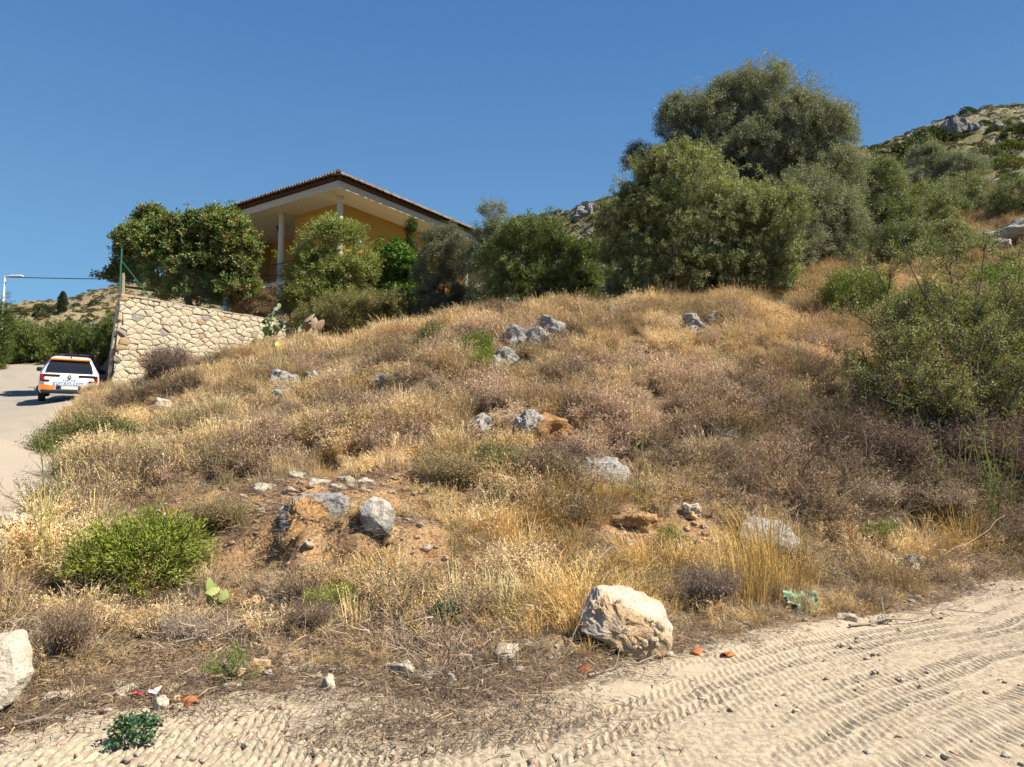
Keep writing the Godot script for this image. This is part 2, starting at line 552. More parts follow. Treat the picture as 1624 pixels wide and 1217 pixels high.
func build_track() -> void:
	# the sandy track: fine mesh where it lies in front of the camera, coarse elsewhere
	var xs := PackedFloat32Array()
	var xx := -34.0
	while xx < 34.0:
		xs.append(xx)
		xx += 0.015 if xx > -4.2 and xx < 7.6 else (0.06 if xx > -7.0 and xx < 11.0 else 0.8)
	var ts := PackedFloat32Array()
	var t := -0.45
	while t < 3.4:
		ts.append(t)
		t += 0.02 if t < 2.6 else 0.06
	while t < 14.0:
		ts.append(t)
		t += 0.5
	var w := xs.size()
	var v := PackedVector3Array(); var c := PackedColorArray(); var idx := PackedInt32Array()
	v.resize(w * ts.size()); c.resize(w * ts.size())
	for i in w:
		var x := xs[i]
		var edge := along(TRACK_EDGE, x)
		for j in ts.size():
			var d := edge - ts[j]
			var inn := track_in(x, d)
			var s := x * 1.14
			var tr := tread(s, ts[j] * 0.85) * smoothstep(0.2, 0.75, inn)
			var rough := 0.004 * N2.get_noise_2d(x * 260.0, d * 260.0) + 0.0045 * N2.get_noise_2d(x * 900.0, d * 900.0) + 0.03 * N1.get_noise_2d(x * 60.0, d * 60.0)
			var h := ground(x, d) + 0.004 + rough - 0.024 * tr
			h -= 0.09 * (1.0 - smoothstep(-0.2, 0.12, inn))
			var g := 0.5 + 0.5 * N2.get_noise_2d(x * 300.0 + 77.0, d * 300.0)
			var big := 0.5 + 0.5 * N3.get_noise_2d(x * 18.0, d * 18.0)
			var col := Color(0.385, 0.325, 0.24).lerp(Color(0.445, 0.385, 0.295), g)
			# dark specks painted into the sand colour, imitating shade in the tyre marks
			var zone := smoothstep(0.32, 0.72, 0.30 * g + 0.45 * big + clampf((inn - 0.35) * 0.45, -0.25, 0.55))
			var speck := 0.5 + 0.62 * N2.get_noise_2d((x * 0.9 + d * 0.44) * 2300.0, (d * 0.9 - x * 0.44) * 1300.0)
			var shade_speck := clampf(zone * 1.6, 0.0, 1.0) * smoothstep(0.575 - 0.09 * zone, 0.635 - 0.08 * zone, speck)
			col = col.lerp(Color(0.22, 0.19, 0.145), shade_speck * 0.6)
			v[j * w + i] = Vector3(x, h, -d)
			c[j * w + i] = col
	for j in ts.size() - 1:
		for i in w - 1:
			var k := j * w + i
			idx.append_array(PackedInt32Array([k, k + 1, k + w + 1, k, k + w + 1, k + w]))
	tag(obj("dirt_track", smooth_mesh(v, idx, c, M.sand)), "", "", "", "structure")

func build_road() -> void:
	var ds := spaced(4.0, 58.0, 10.0, 0.25, 1.02, 1.5)
	var w := 40
	var v := PackedVector3Array(); var c := PackedColorArray(); var idx := PackedInt32Array()
	for j in ds.size():
		var d := ds[j]
		var e := along(ROAD_EDGE, d)
		for i in w:
			var x := e + 0.5 - (i * 0.16 if i < 14 else 2.08 + (i - 13) * 0.3)
			var inn := road_in(x, d)
			var h := ground(x, d) + 0.02 - 0.09 * (1.0 - smoothstep(-0.15, 0.12, inn)) - 0.2 * smoothstep(8.5, 9.5, inn)
			v.append(Vector3(x, h, -d))
			var g := 0.5 + 0.5 * N2.get_noise_2d(x * 60.0, d * 60.0)
			var dust := clampf(0.9 - inn * 0.35 + (g - 0.5), 0.0, 1.0)
			c.append(Color(0.33, 0.295, 0.245).lerp(Color(0.40, 0.34, 0.26), dust).lerp(Color(0.24, 0.215, 0.185), smoothstep(0.6, 0.85, g) * 0.4))
	for j in ds.size() - 1:
		for i in w - 1:
			var k := j * w + i
			idx.append_array(PackedInt32Array([k, k + 1, k + w + 1, k, k + w + 1, k + w]))
	tag(obj("road", smooth_mesh(v, idx, c, M.asphalt)), "", "", "", "structure")

# ---------------------------------------------------------------- plants
func R(a: float, b: float) -> float:
	return rng.randf_range(a, b)

var rng := RandomNumberGenerator.new()

func mixed(pal: Array) -> Color:
	return (pal[rng.randi() % pal.size()] as Color).lerp(pal[rng.randi() % pal.size()], rng.randf())

func strip(b: MB, p: Array, wid: float, col: Color, side: Vector3) -> void:
	# a narrow blade through the points p, tapering to its tip
	var n := p.size()
	for i in n - 1:
		var w0 := wid * (1.0 - 0.75 * float(i) / (n - 1))
		var w1 := wid * (1.0 - 0.75 * float(i + 1) / (n - 1))
		if i == n - 2:
			b.tri(p[i] - side * w0, p[i] + side * w0, p[i + 1], col)
		else:
			b.quad(p[i] - side * w0, p[i] + side * w0, p[i + 1] + side * w1, p[i + 1] - side * w1, col)

func leaf(b: MB, o: Vector3, dir: Vector3, up: Vector3, l: float, w: float, col: Color) -> void:
	var s := dir.cross(up).normalized() * w * 0.5
	var m := o + dir * l * 0.45 + up * w * 0.18
	var tip := o + dir * l
	b.tri(o, m + s, tip, col)
	b.tri(o, tip, m - s, col)

func rand_dir() -> Vector3:
	var z := R(-1, 1)
	var a := R(0, TAU)
	var r := sqrt(1.0 - z * z)
	return Vector3(r * cos(a), z, r * sin(a))

func grass_mesh(blades: int, h: float, foot: float, lean: float, wid: float, pal: Array, heads: float) -> ArrayMesh:
	var b := MB.new()
	for i in blades:
		var a := R(0, TAU)
		var r := foot * sqrt(rng.randf())
		var o := Vector3(cos(a) * r, -0.03, sin(a) * r)
		var a2 := a + R(-1.0, 1.0)
		var hh := h * R(0.45, 1.0)
		var out := Vector3(cos(a2), 0, sin(a2)) * hh * lean * R(0.15, 1.0)
		var bend := R(0.0, 0.35)
		var col := mixed(pal)
		var p1 := o + Vector3(0, hh * 0.4, 0) + out * 0.25
		var p2 := o + Vector3(0, hh * 0.78, 0) + out * 0.7
		var p3 := o + Vector3(0, hh * (1.0 - bend * 0.4), 0) + out * (1.0 + bend)
		var side := Vector3(cos(a2 + PI / 2 + R(-0.7, 0.7)), 0, sin(a2 + PI / 2)).normalized()
		strip(b, [o, p1, p2, p3], wid * R(0.7, 1.2), col, side)
		if rng.randf() < heads:
			var dir := (p3 - p2).normalized()
			for k in 4:
				var q := p2.lerp(p3, 0.35 + 0.2 * k)
				var f := (dir * 0.8 + rand_dir() * 0.6).normalized()
				leaf(b, q, f, f.cross(side).normalized(), wid * R(4.5, 8.0), wid * 2.2, col * 1.08)
	return b.mesh(M.dry)

func fuzz_mesh(stems: int, h: float, spread: float, pal: Array, tips: Array, twigs := 6, bract := 0.017) -> ArrayMesh:
	# fine-branched dry sub-shrub
	var b := MB.new()
	for i in stems:
		var a := R(0, TAU)
		var tilt := spread * sqrt(rng.randf())
		var dir := Vector3(cos(a) * tilt, 1.0, sin(a) * tilt).normalized()
		var hh := h * R(0.6, 1.0)
		var o := Vector3(cos(a), 0, sin(a)) * R(0, 0.05) + Vector3(0, -0.03, 0)
		var col := mixed(pal)
		var mid := o + dir * hh * 0.5 + rand_dir() * 0.03 * h
		var top := o + dir * hh + rand_dir() * 0.08 * h
		var side := dir.cross(rand_dir()).normalized()
		strip(b, [o, mid, top], 0.0055, col, side)
		for k in twigs:
			var f := R(0.3, 1.0)
			var q := o.lerp(mid, f * 2.0) if f < 0.5 else mid.lerp(top, f * 2.0 - 1.0)
			var td := (dir * 0.7 + rand_dir()).normalized()
			var tl := h * R(0.10, 0.26)
			var e := q + td * tl
			strip(b, [q, e], 0.0034, col, td.cross(dir).normalized() if absf(td.dot(dir)) < 0.98 else side)
			for m in 3:
				var ld := (td + rand_dir() * 0.9).normalized()
				leaf(b, q.lerp(e, R(0.45, 1.0)), ld, ld.cross(rand_dir()).normalized(), bract * R(1.0, 2.2), bract * R(0.5, 0.9), mixed(tips))
	return b.mesh(M.dry)

func brush_mesh(sticks: int, rad: float, h: float, pal: Array) -> ArrayMesh:
	# tangle of dead twigs in a low dome
	var b := MB.new()
	for i in sticks:
		var a := R(0, TAU)
		var r := rad * sqrt(rng.randf())
		var y := h * R(0.0, 1.0) * (1.0 - pow(r / rad, 2.0))
		var o := Vector3(cos(a) * r, y, sin(a) * r)
		var dir := (Vector3(cos(a) * 0.5, R(-0.15, 0.6), sin(a) * 0.5) + rand_dir() * 0.9).normalized()
		var l := rad * R(0.3, 0.8)
		var m := o + dir * l * 0.5 + rand_dir() * l * 0.1
		var e := o + dir * l + rand_dir() * l * 0.15
		var col := mixed(pal)
		strip(b, [o, m, e], R(0.003, 0.008), col, dir.cross(rand_dir()).normalized())
		for k in 3:
			var q := m.lerp(e, R(0, 1))
			var td := (dir + rand_dir()).normalized()
			strip(b, [q, q + td * l * R(0.15, 0.4)], 0.0022, col, td.cross(rand_dir()).normalized())
	return b.mesh(M.dry)

func twig_mesh(leaves: int, l: float, ll: float, lw: float, pal: Array, spread := 0.8, extra: Array = []) -> ArrayMesh:
	# a leafy spray along +y
	var b := MB.new()
	strip(b, [Vector3.ZERO, Vector3(0.02, l * 0.5, 0.01), Vector3(0, l, 0)], 0.006, Color(0.12, 0.09, 0.06), Vector3.RIGHT)
	for i in leaves:
		var f := R(0.05, 1.0)
		var a := i * 2.4 + R(-0.4, 0.4)
		var dir := (Vector3(cos(a), 0, sin(a)) * spread + Vector3(0, R(0.2, 1.1), 0) + rand_dir() * 0.3).normalized()
		var o := Vector3(0, l * f, 0) + Vector3(cos(a), 0, sin(a)) * R(0, l * 0.28)
		var col := mixed(pal)
		if extra.size() and rng.randf() < 0.16:
			col = mixed(extra)
		leaf(b, o, dir, (Vector3.UP + rand_dir() * 0.7).cross(dir).cross(dir).normalized() * -1.0, ll * R(0.7, 1.25), lw * R(0.8, 1.2), col)
	return b.mesh(M.leaf)

func crown_buf(lobes: Array, count: int, size: float, hole: float, tone: Array, bump_freq := 1.0, up_bias := 0.45, floor_y := -99.0) -> PackedFloat32Array:
	# spreads sprays through the outer half of the lobes; lobe = [x, y, d, rx, ry, rd]
	var buf := PackedFloat32Array()
	var area := []
	var total := 0.0
	for L in lobes:
		var s: float = pow(L[3] * L[4], 0.8) + pow(L[4] * L[5], 0.8) + pow(L[3] * L[5], 0.8)
		total += s
		area.append(total)
	var made := 0
	var tries := 0
	while made < count and tries < count * 6:
		tries += 1
		var pick := R(0, total)
		var k := 0
		while area[k] < pick:
			k += 1
		var L: Array = lobes[k]
		var u := rand_dir()
		if u.y < -0.55:
			continue
		var cen := Vector3(L[0], L[1], -L[2])
		var rad := Vector3(L[3], L[4], L[5])
		var lump := 1.0 + 0.45 * N3.get_noise_3dv((cen + u * rad) * 42.0 * bump_freq) + 0.30 * N3.get_noise_3dv((cen + u * rad) * 110.0 * bump_freq)
		var f := pow(rng.randf(), 0.45)
		f = lerpf(0.3, 1.04, f) * lump
		if rng.randf() < 0.11:
			f *= R(1.05, 1.36)
		var p := cen + u * rad * f
		if p.y < floor_y:
			continue
		if f > 0.55 and N2.get_noise_3dv(p * 130.0 * bump_freq) < hole:
			continue
		# not deep inside another lobe
		var deep := false
		for j in mini(lobes.size(), 14):
			if j != k:
				var O: Array = lobes[j]
				if ((p - Vector3(O[0], O[1], -O[2])) / Vector3(O[3], O[4], O[5])).length() < 0.55:
					deep = true
					break
		if deep:
			continue
		var dir := (u * 0.75 + Vector3(0, up_bias, 0) + rand_dir() * 0.55).normalized()
		var s := size * R(0.55, 1.4)
		push(buf, aim(dir, R(0, TAU), Vector3(s, s, s)), p, (tone[0] as Color).lerp(tone[1], clampf(0.5 + N3.get_noise_3dv(p * 25.0) * 0.9 + R(-0.3, 0.3), 0.0, 1.0)))
		made += 1
	return buf

func local_buf(buf: PackedFloat32Array, o: Vector3) -> PackedFloat32Array:
	for i in range(0, buf.size(), 16):
		buf[i + 3] -= o.x
		buf[i + 7] -= o.y
		buf[i + 11] -= o.z
	return buf

func wiggle(a: Vector3, b: Vector3, n: int, amp: float) -> Array:
	var out := []
	for i in n + 1:
		var f := float(i) / n
		out.append(a.lerp(b, f) + (rand_dir() * amp * sin(f * PI) if i > 0 and i < n else Vector3.ZERO))
	return out

func taper(a: float, b: float, n: int) -> Array:
	var out := []
	for i in n + 1:
		out.append(lerpf(a, b, float(i) / n))
	return out

func tree(called: String, label: String, category: String, group: String, foot: Vector2, lobes: Array, twigs: Array, count: int, size: float, hole: float, tone: Array, trunk_r: float, bark := Color(0.16, 0.12, 0.085), bump_freq := 1.0, up_bias := 0.45) -> Node3D:
	var o := at(foot.x, foot.y)
	var wide := 1.0 if called == "big_olive" else (0.95 if called == "round_bush" else (0.78 if called == "pepper_tree" else 0.86))
	lobes = lobes.map(func(L: Array) -> Array: return [L[0], L[1] - 0.06, L[2], L[3] * wide, L[4] * wide, L[5] * wide])
	if called != "carob_tree" and called != "column_cypress":
		# lowest boughs hang down to the ground
		for L in lobes.duplicate():
			var g := ground(L[0], L[2])
			var gap: float = L[1] - L[4] - g
			if gap > -0.2 and gap < 1.9:
				var ry := maxf(0.4, gap * 0.5 + 0.45)
				lobes.append([L[0], g + ry * 0.8, L[2], L[3] * 0.9, ry, L[5] * 0.9])
	var t := base(called, o)
	tag(t, label, category, group)
	var b := MB.new()
	var mid := Vector3.ZERO
	for L in lobes:
		mid += Vector3(L[0], L[1], -L[2]) / lobes.size()
	var fork := Vector3.ZERO.lerp(mid - o, 0.42)
	b.tube(wiggle(Vector3(0, -0.15, 0), fork, 4, trunk_r * 0.8), taper(trunk_r, trunk_r * 0.7, 4), 8, bark)
	for L in lobes:
		var c := Vector3(L[0], L[1], -L[2]) - o
		b.tube(wiggle(fork, c, 4, 0.12 * (c - fork).length()), taper(trunk_r * 0.55, trunk_r * 0.16, 4), 6, bark)
		for k in 6:
			var u := rand_dir()
			u.y = absf(u.y)
			var s := fork.lerp(c, R(0.5, 1.0))
			b.tube(wiggle(s, c + u * Vector3(L[3], L[4], L[5]) * 0.8, 3, 0.1), taper(trunk_r * 0.2, 0.008, 3), 4, bark)
	obj("trunk", b.mesh(M.bark), t)
	var each := count / twigs.size()
	var many_lobes := lobes.duplicate()
	for L in lobes:
		for k in 7:
			var u := rand_dir()
			u.y = absf(u.y) * 0.9 - 0.1
			var f := R(0.62, 0.95)
			var g := R(0.28, 0.5)
			many_lobes.append([L[0] + u.x * L[3] * f, L[1] + u.y * L[4] * f, L[2] - u.z * L[5] * f, L[3] * g * R(0.8, 1.3), L[4] * g * R(0.7, 1.1), L[5] * g])
	for tw in twigs:
		var buf := local_buf(crown_buf(many_lobes, each, size, hole, tone, bump_freq, up_bias, o.y + 0.05), o)
		many("crown", tw, buf, t)
	return t

# ---------------------------------------------------------------- rocks
func sphere_grid(n: int) -> Array:
	# directions on a subdivided cube, indices
	var v := PackedVector3Array()
	var idx := PackedInt32Array()
	var look := {}
	for f in 6:
		var ax := f % 3
		var sg := 1.0 if f < 3 else -1.0
		var ids := PackedInt32Array()
		for j in n + 1:
			for i in n + 1:
				var p := Vector3.ZERO
				p[ax] = sg
				p[(ax + 1) % 3] = 2.0 * i / n - 1.0
				p[(ax + 2) % 3] = 2.0 * j / n - 1.0
				var key := Vector3i((p * 1000.0).round())
				if not look.has(key):
					look[key] = v.size()
					v.append(Vector3(tan(p.x * 0.785), tan(p.y * 0.785), tan(p.z * 0.785)).normalized())
				ids.append(look[key])
		for j in n:
			for i in n:
				var a := ids[j * (n + 1) + i]; var b := ids[j * (n + 1) + i + 1]
				var c := ids[(j + 1) * (n + 1) + i + 1]; var d := ids[(j + 1) * (n + 1) + i]
				if sg > 0:
					idx.append_array(PackedInt32Array([a, c, b, a, d, c]))
				else:
					idx.append_array(PackedInt32Array([a, b, c, a, c, d]))
	return [v, idx]

var grids := {}

func rock_mesh(s: Vector3, n: int, planes: int, rough: float, pal: Array, m: Material, seed_: int, dark := Color(0.12, 0.11, 0.10), dark_amount := 0.35) -> ArrayMesh:
	if not grids.has(n):
		grids[n] = sphere_grid(n)
	var dirs: PackedVector3Array = grids[n][0]
	rng.seed = seed_
	var pl := []
	for i in planes:
		pl.append([rand_dir(), R(0.62, 1.0)])
	for ax in 3:
		for sg in [-1.0, 1.0]:
			var u := Vector3.ZERO
			u[ax] = sg
			pl.append([(u + rand_dir() * 0.25).normalized(), R(0.8, 1.0)])
	var v := PackedVector3Array(); var c := PackedColorArray()
	var off := Vector3(seed_ * 13.7, seed_ * 3.1, 0)
	for u in dirs:
		var r := 1.35
		for p in pl:
			var k: float = u.dot(p[0])
			if k > 0.05:
				r = minf(r, p[1] / k)
		var q := u * r * s * 0.5
		q += u * rough * s.length() * (0.09 * N1.get_noise_3dv((q / s.length()) * 260.0 + off) + 0.05 * N2.get_noise_3dv((q / s.length()) * 500.0 + off))
		v.append(q)
		var a := 0.5 + 0.5 * N1.get_noise_3dv(q * 150.0 + off)
		var col := (pal[0] as Color).lerp(pal[1], clampf(a + 0.5 * N2.get_noise_3dv(q * 600.0 + off), 0.0, 1.0))
		if pal.size() > 2:
			col = col.lerp(pal[2], smoothstep(0.52, 0.7, 0.5 + 0.5 * N3.get_noise_3dv(q * 120.0 - off)))
		col = col.lerp(dark, dark_amount * smoothstep(0.5, 0.75, 0.5 + 0.5 * N2.get_noise_3dv(q * 420.0 + off * 2.0)))
		c.append(col)
	return flat_mesh(v, grids[n][1], c, m) if n >= 10 else smooth_mesh(v, grids[n][1], c, m)

func flat_mesh(v: PackedVector3Array, idx: PackedInt32Array, c: PackedColorArray, m: Material) -> ArrayMesh:
	var b := MB.new()
	for i in range(0, idx.size(), 3):
		b.tri(v[idx[i]], v[idx[i + 1]], v[idx[i + 2]], c[idx[i]].lerp(c[idx[i + 2]], 0.5))
	return b.mesh(m)

func outline_rock(poly: Array, depth: float, lean: float, rough: float, pal: Array, m: Material, seed_: int, back := 0.82, backshift := Vector3.ZERO, dark := Color(0.12, 0.11, 0.10), dark_amount := 0.3, cut_count := 16, cut_low := 0.62) -> ArrayMesh:
	# a boulder whose broad face has the outline poly (metres, x right / y up), with its own thickness
	var cen := Vector2.ZERO
	for p in poly:
		cen += (p as Vector2) / poly.size()
	var K := 72
	var rim := []
	var per := 0.0
	for i in poly.size():
		per += (poly[(i + 1) % poly.size()] as Vector2).distance_to(poly[i])
	var step := per / K
	var acc := 0.0
	var i0 := 0
	for k in K:
		var want := k * step
		while i0 < poly.size() - 1 and acc + (poly[(i0 + 1) % poly.size()] as Vector2).distance_to(poly[i0]) < want:
			acc += (poly[(i0 + 1) % poly.size()] as Vector2).distance_to(poly[i0])
			i0 += 1
		var e: Vector2 = poly[(i0 + 1) % poly.size()] - poly[i0]
		rim.append((poly[i0] as Vector2) + e.normalized() * (want - acc))
	var rings := []
	for f in [0.08, 0.2, 0.32, 0.44, 0.56, 0.68, 0.78, 0.87, 0.94, 1.0]:
		rings.append([f, depth * 0.5 * (1.0 - pow(f, 5.0) * 0.55), 0.0])
	for g in [0.15, 0.35, 0.6, 0.85, 1.0]:
		rings.append([lerpf(1.0, back, g), depth * (0.22 - 0.72 * g), g])
	for f in [0.7, 0.4, 0.1]:
		rings.append([back * f, -depth * 0.52, 1.0])
	var half := Vector3(0.05, 0.05, depth * 0.5)
	for p in poly:
		half.x = maxf(half.x, absf((p as Vector2).x - cen.x))
		half.y = maxf(half.y, absf((p as Vector2).y - cen.y))
	rng.seed = seed_ * 7 + 1
	var cuts := []
	for i in cut_count:
		cuts.append([rand_dir(), R(cut_low, 0.97)])
	var v := PackedVector3Array(); var c := PackedColorArray(); var idx := PackedInt32Array()
	var off := Vector3(seed_ * 17.3, seed_ * 5.1, 7.0)
	for r in rings:
		for k in K:
			var q2: Vector2 = cen + ((rim[k] as Vector2) - cen) * r[0]
			var qn := Vector3(q2.x - cen.x, q2.y - cen.y, r[1]) / half
			for pl in cuts:
				var kk: float = qn.dot(pl[0]) - float(pl[1])
				if kk > 0.0:
					qn -= (pl[0] as Vector3) * kk
			var q: Vector3 = qn * half + Vector3(cen.x, cen.y, 0.0) + backshift * float(r[2])
			q2 = Vector2(q.x, q.y)
			q.z -= (q2.y - cen.y) * lean
			var out := Vector3((q2 - cen).x, (q2 - cen).y, r[1] * 1.5).normalized()
			q += out * rough * (0.6 * N1.get_noise_3dv(q * 300.0 + off) + 0.35 * N2.get_noise_3dv(q * 900.0 + off) + 0.15 * N2.get_noise_3dv(q * 2300.0 + off))
			v.append(q)
			var a := 0.5 + 0.5 * N1.get_noise_3dv(q * 160.0 + off)
			var col := (pal[0] as Color).lerp(pal[1], clampf(a + 0.5 * N2.get_noise_3dv(q * 700.0 + off), 0.0, 1.0))
			if pal.size() > 2:
				col = col.lerp(pal[2], smoothstep(0.44, 0.58, 0.5 + 0.5 * N3.get_noise_3dv(q * 150.0 - off)))
			col = col.lerp(dark, dark_amount * smoothstep(0.5, 0.75, 0.5 + 0.5 * N2.get_noise_3dv(q * 500.0 + off * 2.0)))
			c.append(col)
	for j in rings.size() - 1:
		for k in K:
			var k2 := (k + 1) % K
			idx.append_array(PackedInt32Array([j * K + k, (j + 1) * K + k, (j + 1) * K + k2, j * K + k, (j + 1) * K + k2, j * K + k2]))
	for k in range(1, K - 1):
		idx.append_array(PackedInt32Array([0, k, k + 1]))
		var l := (rings.size() - 1) * K
		idx.append_array(PackedInt32Array([l, l + k + 1, l + k]))
	return flat_mesh(v, idx, c, m)

# ---------------------------------------------------------------- stone wall
func clip_poly(poly: PackedVector2Array, mid: Vector2, nrm: Vector2) -> PackedVector2Array:
	var out := PackedVector2Array()
	for i in poly.size():
		var a := poly[i]
		var b := poly[(i + 1) % poly.size()]
		var da := (a - mid).dot(nrm)
		var db := (b - mid).dot(nrm)
		if da <= 0.0:
			out.append(a)
		if (da < 0.0 and db > 0.0) or (da > 0.0 and db < 0.0):
			out.append(a.lerp(b, da / (da - db)))
	return out

func stone_face(parent: Node, length: float, height: float, xf: Transform3D, batter: float, seed_: int, low: Callable, joined := false) -> void:
	# rubble masonry in the plane x (along) / y (up), proud towards +z
	rng.seed = seed_
	var all := MB.new()
	var made := 0
	var pts := []
	var rows := int(height / 0.21)
	for j in rows:
		var x := R(-0.1, 0.1)
		while x < length + 0.2:
			pts.append(Vector2(x, (j + 0.5) * height / rows + R(-0.1, 0.1)))
			x += R(0.13, 0.5)
	for a in pts.size():
		var p: Vector2 = pts[a]
		if p.x < 0.02 or p.x > length:
			continue
		var poly := PackedVector2Array([Vector2(maxf(0.0, p.x - 0.6), maxf(0, p.y - 0.5)), Vector2(minf(length, p.x + 0.6), maxf(0, p.y - 0.5)), Vector2(minf(length, p.x + 0.6), minf(height, p.y + 0.5)), Vector2(maxf(0.0, p.x - 0.6), minf(height, p.y + 0.5))])
		for q in pts:
			if q != p and (q as Vector2).distance_to(p) < 1.1:
				poly = clip_poly(poly, (p + q) / 2.0, (q - p) * Vector2(1.0, 2.2))
		if poly.size() < 3:
			continue
		var cen := Vector2.ZERO
		for q in poly:
			cen += q / poly.size()
		if low.call(cen.x, cen.y):
			continue
		var proud := R(0.02, 0.06)
		var col := Color(0.52, 0.44, 0.32).lerp(Color(0.60, 0.53, 0.405), rng.randf())
		if rng.randf() < 0.06:
			col = Color(0.42, 0.30, 0.17)
		elif rng.randf() < 0.07:
			col = Color(0.33, 0.31, 0.27)
		var b := all if joined else MB.new()
		var ringA := PackedVector3Array(); var ringB := PackedVector3Array(); var ringC := PackedVector3Array()
		var nn := poly.size()
		var dense := PackedVector2Array()
		for i in nn:
			dense.append(poly[i].lerp(poly[(i + 1) % nn], 0.12))
			dense.append(poly[i].lerp(poly[(i + 1) % nn], 0.88))
		for q in dense:
			var e := q - cen
			var k := 1.0 - 0.007 / maxf(0.05, e.length())
			var lean0 := batter * (1.0 - q.y / height)
			var jit := Vector2(R(-0.012, 0.012), R(-0.012, 0.012))
			ringA.append(Vector3(cen.x + e.x * k, cen.y + e.y * k, -0.06 + lean0) )
			ringB.append(Vector3(cen.x + e.x * k + jit.x, cen.y + e.y * k + jit.y, proud * 0.55 + lean0))
			ringC.append(Vector3(cen.x + e.x * k * 0.74 + jit.x, cen.y + e.y * k * 0.74 + jit.y, proud + R(-0.012, 0.012) + lean0))
		var mid := Vector3(cen.x, cen.y, proud + 0.012 + batter * (1.0 - cen.y / height))
		for i in dense.size():
			var j := (i + 1) % dense.size()
			b.quad(ringA[i], ringB[i], ringB[j], ringA[j], col)
			b.quad(ringB[i], ringC[i], ringC[j], ringB[j], col)
			b.tri(ringC[i], mid, ringC[j], col)
		if joined:
			continue
		made += 1
		var o := obj("stone", b.mesh(M.wall_stone), parent)
		o.transform = xf
	if joined:
		var r := obj("side_masonry", all.mesh(M.wall_stone), parent)
		r.transform = xf
		r.set_meta("kind", "stuff")

func build_wall() -> void:
	var u2 := (WC - WA).normalized()
	var L := (WC - WA).length()
	var y0 := 3.4
	var top := 7.6
	var H := top - y0
	var wall := base("stone_wall", Vector3(WA.x, y0, -WA.y))
	tag(wall, "pale dry rubble stone retaining wall below the fenced garden", "wall")
	var ux := Vector3(u2.x, 0, -u2.y)
	var front := Vector3(u2.y, 0, u2.x)             # towards the slope in front
	var bt := 0.27
	var xf := Transform3D(Basis(ux, Vector3.UP + ux * (bt / H), front), -ux * bt)
	stone_face(wall, L + bt, H, xf, bt, 41, func(x: float, y: float) -> bool:
		var p: Vector3 = wall.position + xf * Vector3(x, y, 0.3)
		return p.y < ground(p.x, -p.z) + 0.02)
	# return along the road
	var back := Vector3(-0.5, 0, -0.87)
	var left := Vector3(-0.87, 0, 0.5)
	var xf2 := Transform3D(Basis(-back, Vector3.UP, left), back * 3.0)
	stone_face(wall, 3.0, H, xf2, bt, 43, func(_x: float, _y: float) -> bool: return false, true)
	# core behind the stones
	var b := MB.new()
	var a0 := front * (bt - 0.05) - ux * (bt - 0.06); var a1 := front * -0.05 + ux * 0.06
	var e0 := ux * L + front * (bt - 0.05); var e1 := ux * L + front * -0.05
	var r0 := back * 3.0 + left * (bt - 0.25); var r1 := back * 3.0 + left * -0.25
	var s0 := a0 + left * -0.2; var s1 := a1 + left * -0.2
	var up := Vector3(0, H - 0.03, 0)
	b.quad(a0, a1 + up, e1 + up, e0)
	b.quad(r0, r1 + up, s1 + up, s0)
	b.quad(a1 + up, e1 + up + front * -0.45, e1 + up, e1 + up + Vector3(0, 0.001, 0))
	b.quad(a1 + up, a1 + up - front * 0.45, e1 + up - front * 0.45, e1 + up)
	b.quad(r1 + up, r1 + up - left * 0.45, a1 + up - left * 0.45, a1 + up)
	b.quad(e0, e1 + up, e1 + up - front * 0.45, e0 - front * 0.7)
	obj("core", b.mesh(M.mortar), wall)
	# thin mortar capping
	var cap := base_part("coping", wall)
	for k in 16:
		var s := MB.new()
		s.box(Vector3(0, 0, 0), Vector3(L / 16.0 - 0.015, R(0.07, 0.12), R(0.42, 0.5)), Color(0.46, 0.39, 0.28).lerp(Color(0.38, 0.33, 0.25), rng.randf()), 0.02)
		var o := obj("coping_stone", s.mesh(M.wall_stone), cap)
		o.transform = Transform3D(Basis(ux, Vector3.UP, front), ux * (L * (k + 0.5) / 16.0) + Vector3(0, H + 0.005 + R(-0.01, 0.01), 0) - front * 0.17)

func base_part(called: String, parent: Node) -> Node3D:
	var o := Node3D.new()
	o.name = called
	parent.add_child(o, true)
	return o

# ---------------------------------------------------------------- house
func bx(called: String, parent: Node, o: Vector3, s: Vector3, m: Material, bev := 0.0) -> MeshInstance3D:
	var b := MB.new()
	b.box(Vector3.ZERO, s, Color.WHITE, bev)
	return obj(called, b.mesh(m), parent, o)

